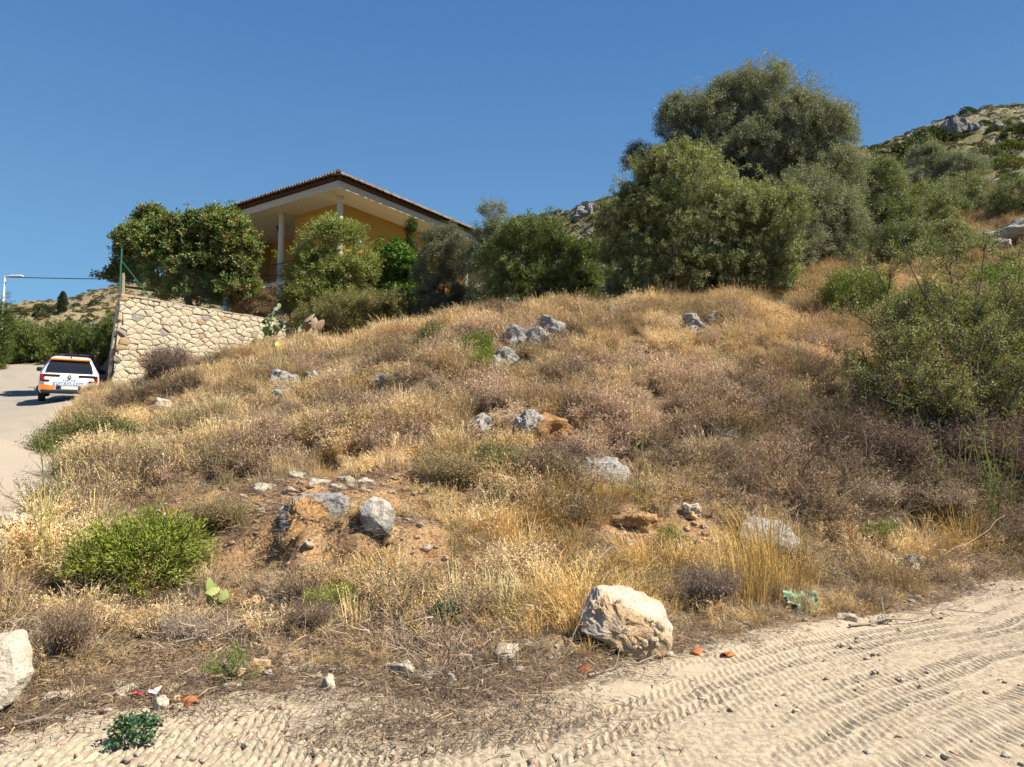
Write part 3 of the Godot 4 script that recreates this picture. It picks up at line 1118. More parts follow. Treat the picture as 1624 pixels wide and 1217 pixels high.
func build_house() -> void:
	# local axes: +x along the right facade, -z along the left facade; the eave corner is at the origin
	var h := base("villa", Vector3(-10.22, 0, -42.0), 0.9677)
	tag(h, "ochre yellow villa with white eaves and tiled roof above the trees", "house")
	var S := 17.56            # soffit
	var LX := 21.0
	var LZ := 15.0
	# ceiling slab under the eaves, its white edge and the brown timber eave
	bx("soffit", h, Vector3(LX / 2, S + 0.09, -LZ / 2), Vector3(LX, 0.18, LZ), M.render_white)
	bx("fascia", h, Vector3(LX / 2, S + 0.2, 0.02), Vector3(LX + 0.08, 0.44, 0.08), M.render_white, 0.01)
	bx("fascia", h, Vector3(-0.02, S + 0.2, -LZ / 2 - 0.02), Vector3(0.08, 0.44, LZ), M.render_white, 0.01)
	bx("timber_eave", h, Vector3(LX / 2, S + 0.52, 0.10), Vector3(LX + 0.36, 0.16, 0.36), M.eave_wood, 0.01)
	bx("timber_eave", h, Vector3(-0.10, S + 0.52, -LZ / 2 - 0.08), Vector3(0.36, 0.16, LZ), M.eave_wood, 0.01)
	# rafter ends
	for k in 52:
		bx("rafter_end", h, Vector3(0.2 + k * 0.4, S + 0.64, 0.16), Vector3(0.1, 0.08, 0.42), M.eave_wood)
	for k in 36:
		bx("rafter_end", h, Vector3(-0.16, S + 0.64, -0.4 - k * 0.4), Vector3(0.42, 0.08, 0.1), M.eave_wood)
	# hipped roof body
	var roof := base_part("roof", h)
	var b := MB.new()
	var e := S + 0.70
	var o := 0.3
	var p0 := Vector3(-o, e, o); var p1 := Vector3(LX + o, e, o); var p2 := Vector3(LX + o, e, -LZ - o); var p3 := Vector3(-o, e, -LZ - o)
	var rise := 0.32 * (LZ / 2 + o)
	var r0 := Vector3(LZ / 2, e + rise, -LZ / 2); var r1 := Vector3(LX - LZ / 2, e + rise, -LZ / 2)
	var tc := Color(0.46, 0.33, 0.24)
	b.quad(p0, r0, r1, p1, tc); b.tri(p0, p3, r0, tc); b.quad(p3, p2, r1, r0, tc); b.tri(p1, r1, p2, tc)
	b.quad(p0, p1, p2, p3, tc)
	obj("roof_surface", b.mesh(M.clay_tile), roof)
	# barrel tiles at the eaves, three courses
	var tm := []
	for k in 4:
		var t := MB.new()
		var col := [Color(0.44, 0.33, 0.25), Color(0.48, 0.39, 0.31), Color(0.38, 0.27, 0.20), Color(0.50, 0.43, 0.35)][k] as Color
		for s in 6:
			var a0 := PI * s / 6.0; var a1 := PI * (s + 1) / 6.0
			var q = func(a: float, z: float, r: float) -> Vector3: return Vector3(cos(a) * r, sin(a) * r, z)
			t.quad(q.call(a0, 0.26, 0.13), q.call(a1, 0.26, 0.13), q.call(a1, -0.26, 0.11), q.call(a0, -0.26, 0.11), col)
			t.quad(q.call(a0, 0.26, 0.13), q.call(a0, 0.26, 0.0), q.call(a1, 0.26, 0.0), q.call(a1, 0.26, 0.13), col)
		tm.append(t.mesh(M.clay_tile))
	rng.seed = 77
	for c in 2:
		var n := int((LX + 2 * o) / 0.25)
		for k in n:
			var x := -o + 0.125 + k * 0.25
			var z := o - c * 0.4
			if x < -o + c * 0.4:
				continue
			var tl := obj("roof_tile", tm[rng.randi() % 4], roof, Vector3(x, e + 0.0 + c * 0.128 + R(-0.008, 0.008), z + R(-0.015, 0.015)))
			tl.rotation.x = 0.31
		n = int((LZ + 2 * o) / 0.25)
		for k in n:
			var z2 := o - 0.125 - k * 0.25
			if z2 > o - c * 0.4:
				continue
			var tl2 := obj("roof_tile", tm[rng.randi() % 4], roof, Vector3(-o + c * 0.4 + R(-0.015, 0.015), e + c * 0.128 + R(-0.008, 0.008), z2))
			tl2.rotation = Vector3(0.31, -PI / 2, 0)
	var hip := (r0 - p0)
	for k in 18:
		var ht := obj("hip_tile", tm[k % 4], roof, p0 + hip.normalized() * (0.1 + k * 0.38) + Vector3(0, 0.07, 0))
		ht.rotation = Vector3(0.23, -PI / 4, 0)
		ht.scale = Vector3(1.25, 1.25, 1.1)
	var fin := MB.new()
	fin.tube([Vector3(0, 0, 0), Vector3(0, 0.1, 0), Vector3(0, 0.22, 0)], [0.12, 0.09, 0.03], 8, Color(0.55, 0.42, 0.3))
	obj("finial", fin.mesh(M.clay_tile), roof, p0 + Vector3(0.12, 0.06, -0.12))
	# walls
	var wi := 1.9
	var fl := 12.95           # upper floor level
	var g0 := 9.0
	bx("wall", h, Vector3(wi + (LX - wi * 2) / 2, (S + fl) / 2, -wi - 0.15), Vector3(LX - 2 * wi, S - fl - 0.004, 0.3), M.render_ochre)
	bx("wall", h, Vector3(wi + 0.15, (S + fl) / 2, -wi - 0.3 - 2.0), Vector3(0.3, S - fl - 0.004, 4.0), M.render_ochre)
	bx("wall", h, Vector3(wi + 3.4, (S + fl) / 2, -10.0), Vector3(0.3, S - fl - 0.004, 7.4), M.render_ochre)
	bx("wall", h, Vector3(wi + 1.77, (S + fl) / 2, -6.45), Vector3(2.94, S - fl - 0.004, 0.3), M.render_ochre)
	bx("wall", h, Vector3(wi + 8.0, (g0 + fl) / 2 - 0.13, -wi - 0.6), Vector3(16.0, fl - g0 - 0.26, 0.3), M.render_ochre)
	bx("wall", h, Vector3(wi + 1.0, (g0 + fl) / 2 - 0.13, -wi - 6.5), Vector3(0.3, fl - g0 - 0.26, 11.5), M.render_ochre)
	bx("inner_wall", h, Vector3(LX - 2.0, (S + g0) / 2, -LZ / 2), Vector3(0.3, S - g0 - 0.1, LZ - 4.6), M.render_ochre)
	bx("inner_wall", h, Vector3(LX / 2 + 1, (S + g0) / 2, -LZ + 1.9), Vector3(LX - 5, S - g0 - 0.1, 0.3), M.render_ochre)
	# balcony slab and its pale edge
	bx("balcony_slab", h, Vector3(LX / 2 + 0.4, fl - 0.13, -LZ / 2 - 0.4), Vector3(LX - 0.8, 0.26, LZ - 0.8), M.render_white, 0.01)
	# columns, upper and lower
	for p in [[1.15, -1.1], [1.15, -6.6], [1.15, -12.2], [7.2, -1.1], [13.5, -1.1]]:
		var cm := MB.new()
		cm.tube([Vector3(0, fl, 0), Vector3(0, fl + 0.1, 0), Vector3(0, fl + 0.12, 0), Vector3(0, S - 0.2, 0), Vector3(0, S - 0.18, 0), Vector3(0, S, 0)], [0.24, 0.24, 0.2, 0.185, 0.22, 0.22], 16)
		if p[0] < 2.0 or p[0] > 9.0:
			obj("column", cm.mesh(M.render_white), h, Vector3(p[0], 0, p[1]))
		var lm := MB.new()
		lm.tube([Vector3(0, g0, 0), Vector3(0, fl - 0.26, 0)], [0.2, 0.2], 14)
		obj("column", lm.mesh(M.render_white), h, Vector3(p[0], 0, p[1]))
	# shuttered door on the left facade, dark opening in the recess
	bx("door", h, Vector3(wi - 0.03, fl + 1.1, -4.6), Vector3(0.08, 2.2, 1.0), M.eave_wood, 0.01)
	bx("door", h, Vector3(wi + 3.22, fl + 1.05, -9.0), Vector3(0.08, 2.1, 1.8), M.car_glass, 0.01)
	bx("garage_door", h, Vector3(wi + 0.82, g0 + 1.2, -6.0), Vector3(0.08, 2.2, 2.6), M.lamp_grey, 0.01)
	# wrought iron railing
	var rail := base_part("railing", h)
	bx("handrail", rail, Vector3(LX / 2 + 0.5, fl + 1.0, -0.45), Vector3(LX - 1.0, 0.05, 0.05), M.iron)
	bx("handrail", rail, Vector3(0.45, fl + 1.0, -LZ / 2), Vector3(0.05, 0.05, LZ - 1.0), M.iron)
	bx("bottom_rail", rail, Vector3(LX / 2 + 0.5, fl + 0.1, -0.45), Vector3(LX - 1.0, 0.035, 0.035), M.iron)
	bx("bottom_rail", rail, Vector3(0.45, fl + 0.1, -LZ / 2), Vector3(0.035, 0.035, LZ - 1.0), M.iron)
	var bar := MB.new()
	bar.tube([Vector3(0, 0.1, 0), Vector3(0, 0.4, 0.0), Vector3(0.0, 0.7, 0), Vector3(0, 1.0, 0)], [0.012, 0.018, 0.012, 0.012], 5)
	var bm := bar.mesh(M.iron_rust)
	for k in 120:
		obj("baluster", bm, rail, Vector3(0.6 + k * 0.13, fl, -0.45))
	for k in 90:
		obj("baluster", bm, rail, Vector3(0.45, fl, -0.6 - k * 0.13))
	# wall lantern on the right facade, lamp under the porch ceiling
	var lan := base_part("wall_lantern", h)
	lan.position = Vector3(3.2, fl + 2.35, -wi + 0.02)
	var lb := MB.new()
	lb.tube([Vector3(0, -0.1, 0), Vector3(0, 0.3, 0.05), Vector3(0, 0.42, 0.2), Vector3(0, 0.36, 0.3)], [0.03, 0.025, 0.02, 0.02], 6)
	lb.tube([Vector3(0, 0.38, 0.3), Vector3(0, 0.3, 0.3), Vector3(0, 0.12, 0.3)], [0.03, 0.06, 0.22], 6)
	lb.tube([Vector3(0, -0.42, 0.3), Vector3(0, -0.34, 0.3), Vector3(0, -0.32, 0.3)], [0.03, 0.12, 0.13], 6)
	for k in 6:
		var a := TAU * k / 6.0
		lb.tube([Vector3(cos(a) * 0.13, -0.33, 0.3 + sin(a) * 0.13), Vector3(cos(a) * 0.19, 0.13, 0.3 + sin(a) * 0.19)], [0.015, 0.015], 4)
	obj("frame", lb.mesh(M.iron), lan)
	var gb := MB.new()
	gb.tube([Vector3(0, -0.32, 0.3), Vector3(0, 0.12, 0.3)], [0.115, 0.175], 6)
	obj("glass", gb.mesh(M.lamp_grey), lan)
	var cl := base_part("ceiling_lamp", h)
	cl.position = Vector3(2.6, S, -8.6)
	var cb := MB.new()
	cb.tube([Vector3(0, 0, 0), Vector3(0, -0.12, 0), Vector3(0, -0.15, 0), Vector3(0, -0.42, 0), Vector3(0, -0.55, 0)], [0.05, 0.05, 0.3, 0.22, 0.03], 8)
	obj("shade", cb.mesh(M.iron), cl)

func build_fence() -> void:
	var f := base("garden_fence", Vector3(WA.x, 7.6, -WA.y))
	tag(f, "green wire netting fence with steel posts on top of the stone wall", "fence")
	var u := (WC - WA).normalized()
	var inn := Vector2(-u.y, u.x) * 0.35
	var stops := []
	for t in [0.12, 4.25, 7.45]:
		var p: Vector2 = WA + u * float(t) + inn
		stops.append(Vector3(p.x, 7.63, -p.y))
	for p in [[-7.85, 34.2], [-5.9, 35.5]]:
		stops.append(at(p[0], p[1]))
	var tops := [1.75, 1.6, 1.85, 1.75, 1.75]
	for k in stops.size():
		var b := MB.new()
		b.tube([Vector3(0, -0.2, 0), Vector3(0, tops[k], 0)], [0.03, 0.03], 8)
		b.tube([Vector3(0, tops[k] - 0.005, 0), Vector3(0, tops[k] + 0.03, 0)], [0.036, 0.025], 8)
		obj("post", b.mesh(M.fence_green), f, stops[k] - f.position)
	for br in [[0, 1, 1.35], [2, 1, 1.3], [2, 3, 1.3]]:
		var a: Vector3 = stops[br[0]]
		var c: Vector3 = stops[br[1]]
		var g := (c - a).normalized()
		var b := MB.new()
		var foot := a + g * 1.25
		b.tube([a + Vector3(0, br[2], 0) - f.position, foot + Vector3(0, 0.02, 0) - f.position], [0.02, 0.02], 6)
		obj("brace", b.mesh(M.fence_green), f)
	# netting: crossing wires between the posts
	for k in stops.size() - 1:
		var a: Vector3 = stops[k] - f.position
		var c: Vector3 = stops[k + 1] - f.position
		var len := (c - a).length()
		var H := 1.5
		var b := MB.new()
		var s := -H
		while s < len:
			for dir in [0, 1]:
				var x0 := s; var x1 := s + H
				var y0 := 0.0; var y1 := H
				if x0 < 0.0:
					y0 = -x0; x0 = 0.0
				if x1 > len:
					y1 = H - (x1 - len); x1 = len
				if dir == 1:
					y0 = H - y0; y1 = H - y1
				b.tube([a.lerp(c, x0 / len) + Vector3(0, y0 + 0.05, 0), a.lerp(c, x1 / len) + Vector3(0, y1 + 0.05, 0)], [0.0014, 0.0014], 3)
			s += 0.11
		for y in [0.08, 0.8, 1.55]:
			b.tube([a + Vector3(0, y, 0), c + Vector3(0, y, 0)], [0.003, 0.003], 3)
		tag(obj("netting", b.mesh(M.net_green), f), "", "", "", "stuff")
	# old wooden post at the corner
	var w := MB.new()
	rng.seed = 5
	w.tube([Vector3(0, -0.3, 0), Vector3(0.01, 0.5, 0), Vector3(0.0, 1.15, 0.02)], [0.075, 0.07, 0.065], 7)
	var p := WA + u * 0.3 + inn * 1.5
	tag(obj("wooden_post", w.mesh(M.old_wood), null, Vector3(p.x, 7.4, -p.y)), "weathered grey wooden post behind the corner fence post on the wall", "post")

func build_street_lamp() -> void:
	var o := at(-29.5, 42.0)
	var t := base("street_lamp", o)
	tag(t, "slim grey street lamp at the left edge beside the bushes", "street lamp")
	var H := 12.15 - o.y
	var b := MB.new()
	b.tube([Vector3(0, -0.2, 0), Vector3(0, 0.9, 0), Vector3(0, H, 0)], [0.1, 0.09, 0.055], 10)
	obj("pole", b.mesh(M.lamp_grey), t)
	var a := MB.new()
	a.box(Vector3(0.2, H + 0.06, 0), Vector3(0.5, 0.05, 0.06), Color.WHITE, 0.01)
	obj("arm", a.mesh(M.lamp_grey), t)
	var hd := MB.new()
	hd.box(Vector3(0.68, H + 0.07, 0), Vector3(0.72, 0.09, 0.26), Color.WHITE, 0.03)
	obj("lamp_head", hd.mesh(M.lamp_grey), t)
	var c := MB.new()
	var pts := []
	var rr := []
	for k in 21:
		var f := k / 20.0
		pts.append(Vector3(-29.45, o.y + H + 0.02, -42.0).lerp(Vector3(-11.0, 13.1, -44.5), f) + Vector3(0, -0.7 * 4.0 * f * (1.0 - f) * 0.35, 0))
		rr.append(0.028)
	c.tube(pts, rr, 6)
	tag(obj("power_cable", c.mesh(M.cable_black)), "dark overhead cable strung from the street lamp towards the villa", "cable")

# ---------------------------------------------------------------- car
func loft(secs: Array, m: Material, cap := true) -> ArrayMesh:
	# secs: arrays of Vector3 rings of equal size, smooth-shaded along and across
	var v := PackedVector3Array(); var idx := PackedInt32Array()
	var K: int = secs[0].size()
	for s in secs:
		for p in s:
			v.append(p)
	for j in secs.size() - 1:
		for k in K - 1:
			idx.append_array(PackedInt32Array([j * K + k, j * K + k + 1, (j + 1) * K + k + 1, j * K + k, (j + 1) * K + k + 1, (j + 1) * K + k]))
	return smooth_mesh(v, idx, PackedColorArray(), m)

func car(called: String, label: String, at_: Vector3, turn: float, pitch: float, paint: Material, marked: bool) -> void:
	# local: -z forward, rear at z = 0, x right
	var t := base(called, at_, turn)
	t.rotation.x = pitch
	tag(t, label, "car", "cars parked on the road")
	# body: rings across the car at stations along it; profile goes right sill -> over the top -> left sill
	var st := [
		# z, half width, sill y, belt y, shoulder half width, top y, top half width
		[-0.02, 0.80, 0.38, 0.86, 0.78, 0.90, 0.70],
		[-0.10, 0.86, 0.34, 0.95, 0.84, 1.04, 0.72],
		[-0.30, 0.895, 0.32, 1.00, 0.86, 1.30, 0.66],
		[-0.55, 0.90, 0.30, 1.02, 0.87, 1.50, 0.60],
		[-0.85, 0.90, 0.30, 1.02, 0.875, 1.555, 0.585],
		[-1.60, 0.895, 0.30, 1.00, 0.875, 1.58, 0.59],
		[-2.30, 0.895, 0.30, 0.98, 0.87, 1.56, 0.585],
		[-2.75, 0.895, 0.30, 0.97, 0.87, 1.42, 0.60],
		[-3.20, 0.89, 0.30, 0.96, 0.85, 1.06, 0.70],
		[-3.75, 0.87, 0.30, 0.88, 0.80, 0.97, 0.66],
		[-4.12, 0.80, 0.34, 0.74, 0.72, 0.82, 0.58],
		[-4.22, 0.70, 0.42, 0.66, 0.62, 0.70, 0.5]]
	var secs := []
	for s in st:
		var ring := []
		for sg in [1.0, -1.0]:
			var half := [Vector3(sg * (s[1] - 0.06), s[2], s[0]), Vector3(sg * s[1], s[2] + 0.12, s[0]), Vector3(sg * s[1], lerpf(s[2], s[3], 0.6), s[0]), Vector3(sg * s[4], s[3], s[0]), Vector3(sg * lerpf(s[4], s[6], 0.55), lerpf(s[3], s[5], 0.55), s[0]), Vector3(sg * s[6], s[5] - 0.03, s[0]), Vector3(sg * (s[6] - 0.12), s[5], s[0])]
			if sg < 0:
				half.reverse()
			ring.append_array(half)
		secs.append(ring)
	# closing ring at the rear
	var rear := []
	for p in secs[0]:
		rear.append(Vector3(p.x * 0.9, lerpf(p.y, 0.66, 0.12), 0.03))
	secs.push_front(rear)
	obj("body", loft(secs, paint), t)
	var cb := MB.new()
	cb.quad(Vector3(-0.71, 0.42, 0.028), Vector3(-0.71, 0.86, 0.028), Vector3(0.71, 0.86, 0.028), Vector3(0.71, 0.42, 0.028))
	cb.quad(Vector3(-0.71, 0.86, 0.028), Vector3(-0.7, 1.0, -0.075), Vector3(0.7, 1.0, -0.075), Vector3(0.71, 0.86, 0.028))
	for sg in [-1.0, 1.0]:
		cb.quad(Vector3(sg * 0.71, 0.42, 0.028), Vector3(sg * 0.71, 0.86, 0.028), Vector3(sg * 0.83, 0.86, -0.06), Vector3(sg * 0.83, 0.42, -0.06))
	obj("tailgate", cb.mesh(paint), t)
	# rear window, sloping between tailgate and roof
	var rw := MB.new()
	rw.quad(Vector3(-0.70, 1.05, -0.075), Vector3(-0.65, 1.28, -0.255), Vector3(0.65, 1.28, -0.255), Vector3(0.70, 1.05, -0.075))
	rw.quad(Vector3(-0.65, 1.28, -0.255), Vector3(-0.58, 1.44, -0.44), Vector3(0.58, 1.44, -0.44), Vector3(0.65, 1.28, -0.255))
	obj("rear_window", rw.mesh(M.car_glass), t)
	# spoiler over the window
	var sp := MB.new()
	sp.box(Vector3(0, 1.49, -0.47), Vector3(1.20, 0.075, 0.26), Color.WHITE, 0.03)
	obj("spoiler", sp.mesh(M.car_orange if marked else paint), t)
	# side windows
	for sg in [-1.0, 1.0]:
		var sw := MB.new()
		var a := [Vector3(sg * 0.872, 1.05, -0.75), Vector3(sg * 0.70, 1.42, -0.85), Vector3(sg * 0.70, 1.44, -2.2), Vector3(sg * 0.872, 1.03, -2.95)]
		sw.quad(a[0], a[1], a[2], a[3])
		obj("side_window", sw.mesh(M.car_glass), t)
		# mirror
		var mi := MB.new()
		mi.box(Vector3(sg * 1.0, 1.04, -2.72), Vector3(0.2, 0.15, 0.13), Color.WHITE, 0.03)
		obj("mirror", mi.mesh(M.car_black), t)
		# wheels
		for z in [-0.78, -3.42]:
			var wl := base_part("wheel", t)
			wl.position = Vector3(sg * 0.80, 0.34, z)
			var ty := MB.new()
			ty.tube([Vector3(-0.1, 0, 0), Vector3(-0.085, 0, 0), Vector3(0.085, 0, 0), Vector3(0.1, 0, 0)], [0.3, 0.34, 0.34, 0.3], 22)
			obj("tyre", ty.mesh(M.tyre), wl)
			var ri := MB.new()
			ri.tube([Vector3(sg * 0.09, 0, 0), Vector3(sg * 0.106, 0, 0)], [0.22, 0.2], 16)
			obj("rim", ri.mesh(M.silver_trim), wl)
			var ar := MB.new()
			for k in 10:
				var a0 := PI * k / 10.0; var a1 := PI * (k + 1) / 10.0
				ar.quad(Vector3(sg * 0.905, 0.34 + sin(a0) * 0.38, z + cos(a0) * 0.38), Vector3(sg * 0.905, 0.34 + sin(a0) * 0.45, z + cos(a0) * 0.45), Vector3(sg * 0.905, 0.34 + sin(a1) * 0.45, z + cos(a1) * 0.45), Vector3(sg * 0.905, 0.34 + sin(a1) * 0.38, z + cos(a1) * 0.38))
			obj("wheel_arch", ar.mesh(M.car_black), t)
		# C-shaped tail light
		var tl := MB.new()
		tl.box(Vector3(sg * 0.53, 0.945, -0.015), Vector3(0.52, 0.075, 0.08), Color.WHITE, 0.015)
		tl.box(Vector3(sg * 0.68, 0.765, 0.02), Vector3(0.22, 0.06, 0.06), Color.WHITE, 0.015)
		var tail := obj("tail_light", tl.mesh(M.tail_dark), t)
		var tr := MB.new()
		tr.box(Vector3(sg * 0.79, 0.855, -0.03), Vector3(0.11, 0.25, 0.14), Color.WHITE, 0.03)
		obj("lens", tr.mesh(M.tail_red), tail)
		# bumper corners
		var ob := MB.new()
		ob.quad(Vector3(sg * 0.86, 0.46, 0.0), Vector3(sg * 0.87, 0.64, 0.0), Vector3(sg * 0.6, 0.62, 0.055), Vector3(sg * 0.62, 0.46, 0.055))
		ob.quad(Vector3(sg * 0.62, 0.46, 0.055), Vector3(sg * 0.6, 0.62, 0.055), Vector3(sg * 0.36, 0.58, 0.06), Vector3(sg * 0.47, 0.46, 0.06))
		obj("bumper_band", ob.mesh(M.car_orange if marked else paint), t)
	var bu := MB.new()
	bu.box(Vector3(0, 0.40, -0.01), Vector3(1.62, 0.14, 0.16), Color.WHITE, 0.04)
	obj("bumper", bu.mesh(M.car_black), t)
	var sk := MB.new()
	sk.box(Vector3(0, 0.31, -0.01), Vector3(1.1, 0.07, 0.14), Color.WHITE, 0.02)
	obj("skid_plate", sk.mesh(M.silver_trim), t)
	var un := MB.new()
	un.box(Vector3(0, 0.36, -2.1), Vector3(1.6, 0.12, 3.9))
	obj("underbody", un.mesh(M.car_black), t)
	var an := MB.new()
	an.tube([Vector3(0, 1.54, -0.72), Vector3(0, 1.58, -0.7), Vector3(0, 1.80, -0.58)], [0.035, 0.012, 0.006], 6)
	obj("antenna", an.mesh(M.car_black), t)
	if not marked:
		return
	var pr := MB.new()
	pr.box(Vector3(0, 0.55, 0.035), Vector3(0.74, 0.13, 0.02))
	obj("plate_recess", pr.mesh(M.car_black), t)
	var pl := obj("number_plate", null, t)
	var pm := MB.new()
	pm.box(Vector3(0.02, 0.545, 0.05), Vector3(0.48, 0.105, 0.01))
	pl.mesh = pm.mesh(M.plate_white)
	var pb := MB.new()
	pb.box(Vector3(-0.245, 0.545, 0.05), Vector3(0.05, 0.105, 0.011))
	obj("country_band", pb.mesh(M.plate_blue), pl)
	var lg := MB.new()
	for k in 4:
		var dirs := [Vector3(0, 0.085, 0), Vector3(0.062, 0, 0), Vector3(0, -0.085, 0), Vector3(-0.062, 0, 0)]
		var a: Vector3 = dirs[k]; var c: Vector3 = dirs[(k + 1) % 4]
		var z := Vector3(0, 0.90, 0.0)
		lg.quad(z + a * 0.3 + Vector3(0, 0, 0.05), z + a * 1.2 + Vector3(0, 0, 0.035), z + c * 1.2 + Vector3(0, 0, 0.035), z + c * 0.3 + Vector3(0, 0, 0.05))
	obj("badge", lg.mesh(M.chrome), t)
	lettering("model_name", "C A P T U R", 0.055, t, Vector3(0, 0.795, 0.035), M.chrome)
	lettering("web_address", "gurrain.com", 0.125, t, Vector3(-0.02, 0.70, 0.035), M.text_blue)

func lettering(called: String, text: String, size: float, parent: Node, o: Vector3, m: Material) -> void:
	var f := SystemFont.new()
	f.font_names = PackedStringArray(["Droid Sans"])
	var tm := TextMesh.new()
	tm.font = f
	tm.text = text
	tm.font_size = 32
	tm.pixel_size = size / 24.0
	tm.depth = 0.006
	tm.curve_step = 2.0
	tm.material = m
	obj(called, tm, parent, o)

# ---------------------------------------------------------------- cactus, herbs, branches
func pad_mesh(l: float, w: float, col: Color) -> ArrayMesh:
	var v := PackedVector3Array(); var idx := PackedInt32Array(); var c := PackedColorArray()
	var K := 14
	var rows := 9
	for j in rows + 1:
		var f := float(j) / rows
		var half := w * 0.5 * pow(sin(PI * pow(lerpf(0.05, 1.0, f), 0.8)), 0.6) + 0.004
		if j == rows:
			half = 0.004
		for k in K:
			var a := TAU * k / K
			v.append(Vector3(cos(a) * half, l * f, sin(a) * half * 0.2))
			c.append(col)
	for j in rows:
		for k in K:
			var k2 := (k + 1) % K
			idx.append_array(PackedInt32Array([j * K + k, (j + 1) * K + k, (j + 1) * K + k2, j * K + k, (j + 1) * K + k2, j * K + k2]))
	return smooth_mesh(v, idx, c, M.cactus_skin)

func cactus(label: String, o: Vector3, pads: int, pad: float, spread: float, cols: Array, seed_: int) -> void:
	rng.seed = seed_
	var t := base("prickly_pear", o)
	tag(t, label, "cactus", "prickly pears on the slope")
	var ms := []
	for c in cols:
		ms.append(pad_mesh(1.0, 0.68, c))
	var tips := []
	for k in pads:
		var from := Vector3(R(-spread, spread) * 0.6, -0.03, R(-spread, spread) * 0.35)
		var dir := (Vector3.UP + rand_dir() * 0.55).normalized()
		if k > pads / 6 and tips.size():
			from = tips[rng.randi() % tips.size()] if rng.randf() < 0.5 else tips[maxi(0, tips.size() - 1 - rng.randi() % 6)]
			dir = (Vector3.UP * 0.8 + rand_dir() * 0.8).normalized()
		dir.y = absf(dir.y) * 0.9 + 0.1
		var s := pad * R(0.7, 1.15)
		var p := obj("pad", ms[rng.randi() % ms.size()], t)
		p.transform = Transform3D(aim(dir, R(0, TAU), Vector3.ONE * s), from)
		tips.append(from + dir * s * 0.9)

func fennel(label: String, o: Vector3, h: float, stems: int, lean: float, green: Array, seed_: int, flowers := true, group := "tall fennel stalks") -> void:
	rng.seed = seed_
	var t := base("fennel_plant", o)
	tag(t, label, "plant", group)
	for i in stems:
		var b := MB.new()
		var a := R(0, TAU)
		var hh := h * (R(0.65, 1.0) if i > 0 else 1.0)
		var top := Vector3(cos(a) * lean * R(0.3, 1.0), 1.0, sin(a) * lean * R(0.3, 1.0)).normalized() * hh
		var pts := wiggle(Vector3(R(-0.06, 0.06), -0.05, R(-0.06, 0.06)), top, 6, 0.02 * h)
		var col := mixed(green)
		b.tube(pts, taper(0.009, 0.004, 6), 5, col)
		for k in int(14 * hh / h):
			var f := R(0.12, 1.0)
			var q: Vector3 = (pts[clampi(int(f * 6.0), 0, 5)] as Vector3).lerp(pts[clampi(int(f * 6.0) + 1, 0, 6)], fmod(f * 6.0, 1.0))
			var td := (Vector3.UP * 0.8 + rand_dir()).normalized()
			var l := R(0.06, 0.2) * (1.2 - f * 0.5)
			var e := q + td * l
			strip(b, [q, q.lerp(e, 0.5), e], 0.004, col, td.cross(rand_dir()).normalized())
			for m in 9:
				var ld := (td + rand_dir() * 0.8).normalized()
				strip(b, [q.lerp(e, R(0.2, 1.0)), q.lerp(e, R(0.3, 1.0)) + ld * R(0.02, 0.07)], 0.0028, col * 1.1, ld.cross(rand_dir()).normalized())
			if flowers and f > 0.6:
				for m in 5:
					var ld2 := (td + rand_dir() * 0.8).normalized()
					leaf(b, e, ld2, ld2.cross(rand_dir()).normalized(), 0.02, 0.012, Color(0.45, 0.36, 0.05))
		obj("stem", b.mesh(M.leaf), t)

func herb(called: String, label: String, category: String, o: Vector3, size: Vector3, tw: ArrayMesh, count: int, s: float, tone: Array, seed_: int, stems := true, group := "", hole := -0.6) -> Node3D:
	# a low bush: sprays on a dome over a few stems
	rng.seed = seed_
	var t := base(called, o)
	tag(t, label, category, group)
	var c := Vector3(0, size.y * 0.42, 0)
	if stems:
		var b := MB.new()
		for k in 9:
			var u := rand_dir()
			u.y = absf(u.y) + 0.2
			b.tube(wiggle(Vector3(R(-0.03, 0.03), -0.05, R(-0.03, 0.03)), c + u.normalized() * size * 0.42, 3, 0.05), taper(0.012, 0.004, 3), 4, Color(0.17, 0.13, 0.09))
		obj("stem", b.mesh(M.bark), t)
	var lobes := [[0.0, c.y, 0.0, size.x * 0.5, size.y * 0.52, size.z * 0.5], [size.x * 0.2, c.y * 1.15, 0.05, size.x * 0.3, size.y * 0.45, size.z * 0.3], [-size.x * 0.22, c.y * 0.9, -0.05, size.x * 0.3, size.y * 0.42, size.z * 0.34]]
	many("foliage", tw, crown_buf(lobes, count, s, hole, tone, 2.5, 0.6, -0.05), t)
	return t

func stick(label: String, a: Vector3, b: Vector3, r: float, col: Color, seed_: int, twigs := 4) -> void:
	rng.seed = seed_
	var t := MB.new()
	var pts := wiggle(Vector3.ZERO, b - a, 6, (b - a).length() * 0.035)
	t.tube(pts, taper(r, r * 0.4, 6), 5, col)
	for k in twigs:
		var i := 1 + rng.randi() % 5
		var q: Vector3 = pts[i]
		var dir := ((b - a).normalized() + rand_dir() * 0.8).normalized()
		t.tube(wiggle(q, q + dir * (b - a).length() * R(0.15, 0.35), 3, 0.01), taper(r * 0.5, r * 0.2, 3), 4, col)
	tag(obj("dead_branch", t.mesh(M.bark), null, a), label, "branch", "dead branches lying on the slope")

# ---------------------------------------------------------------- scatter of dry vegetation (nobody could count it)
func blob(x: float, d: float, cx: float, cd: float, rx: float, rd: float) -> float:
	var a := (x - cx) / rx
	var b := (d - cd) / rd
	return exp(-(a * a + b * b))

func stuff(called: String, label: String, category: String) -> Node3D:
	var t := base(called, Vector3.ZERO)
	tag(t, label, category, "", "stuff")
	return t

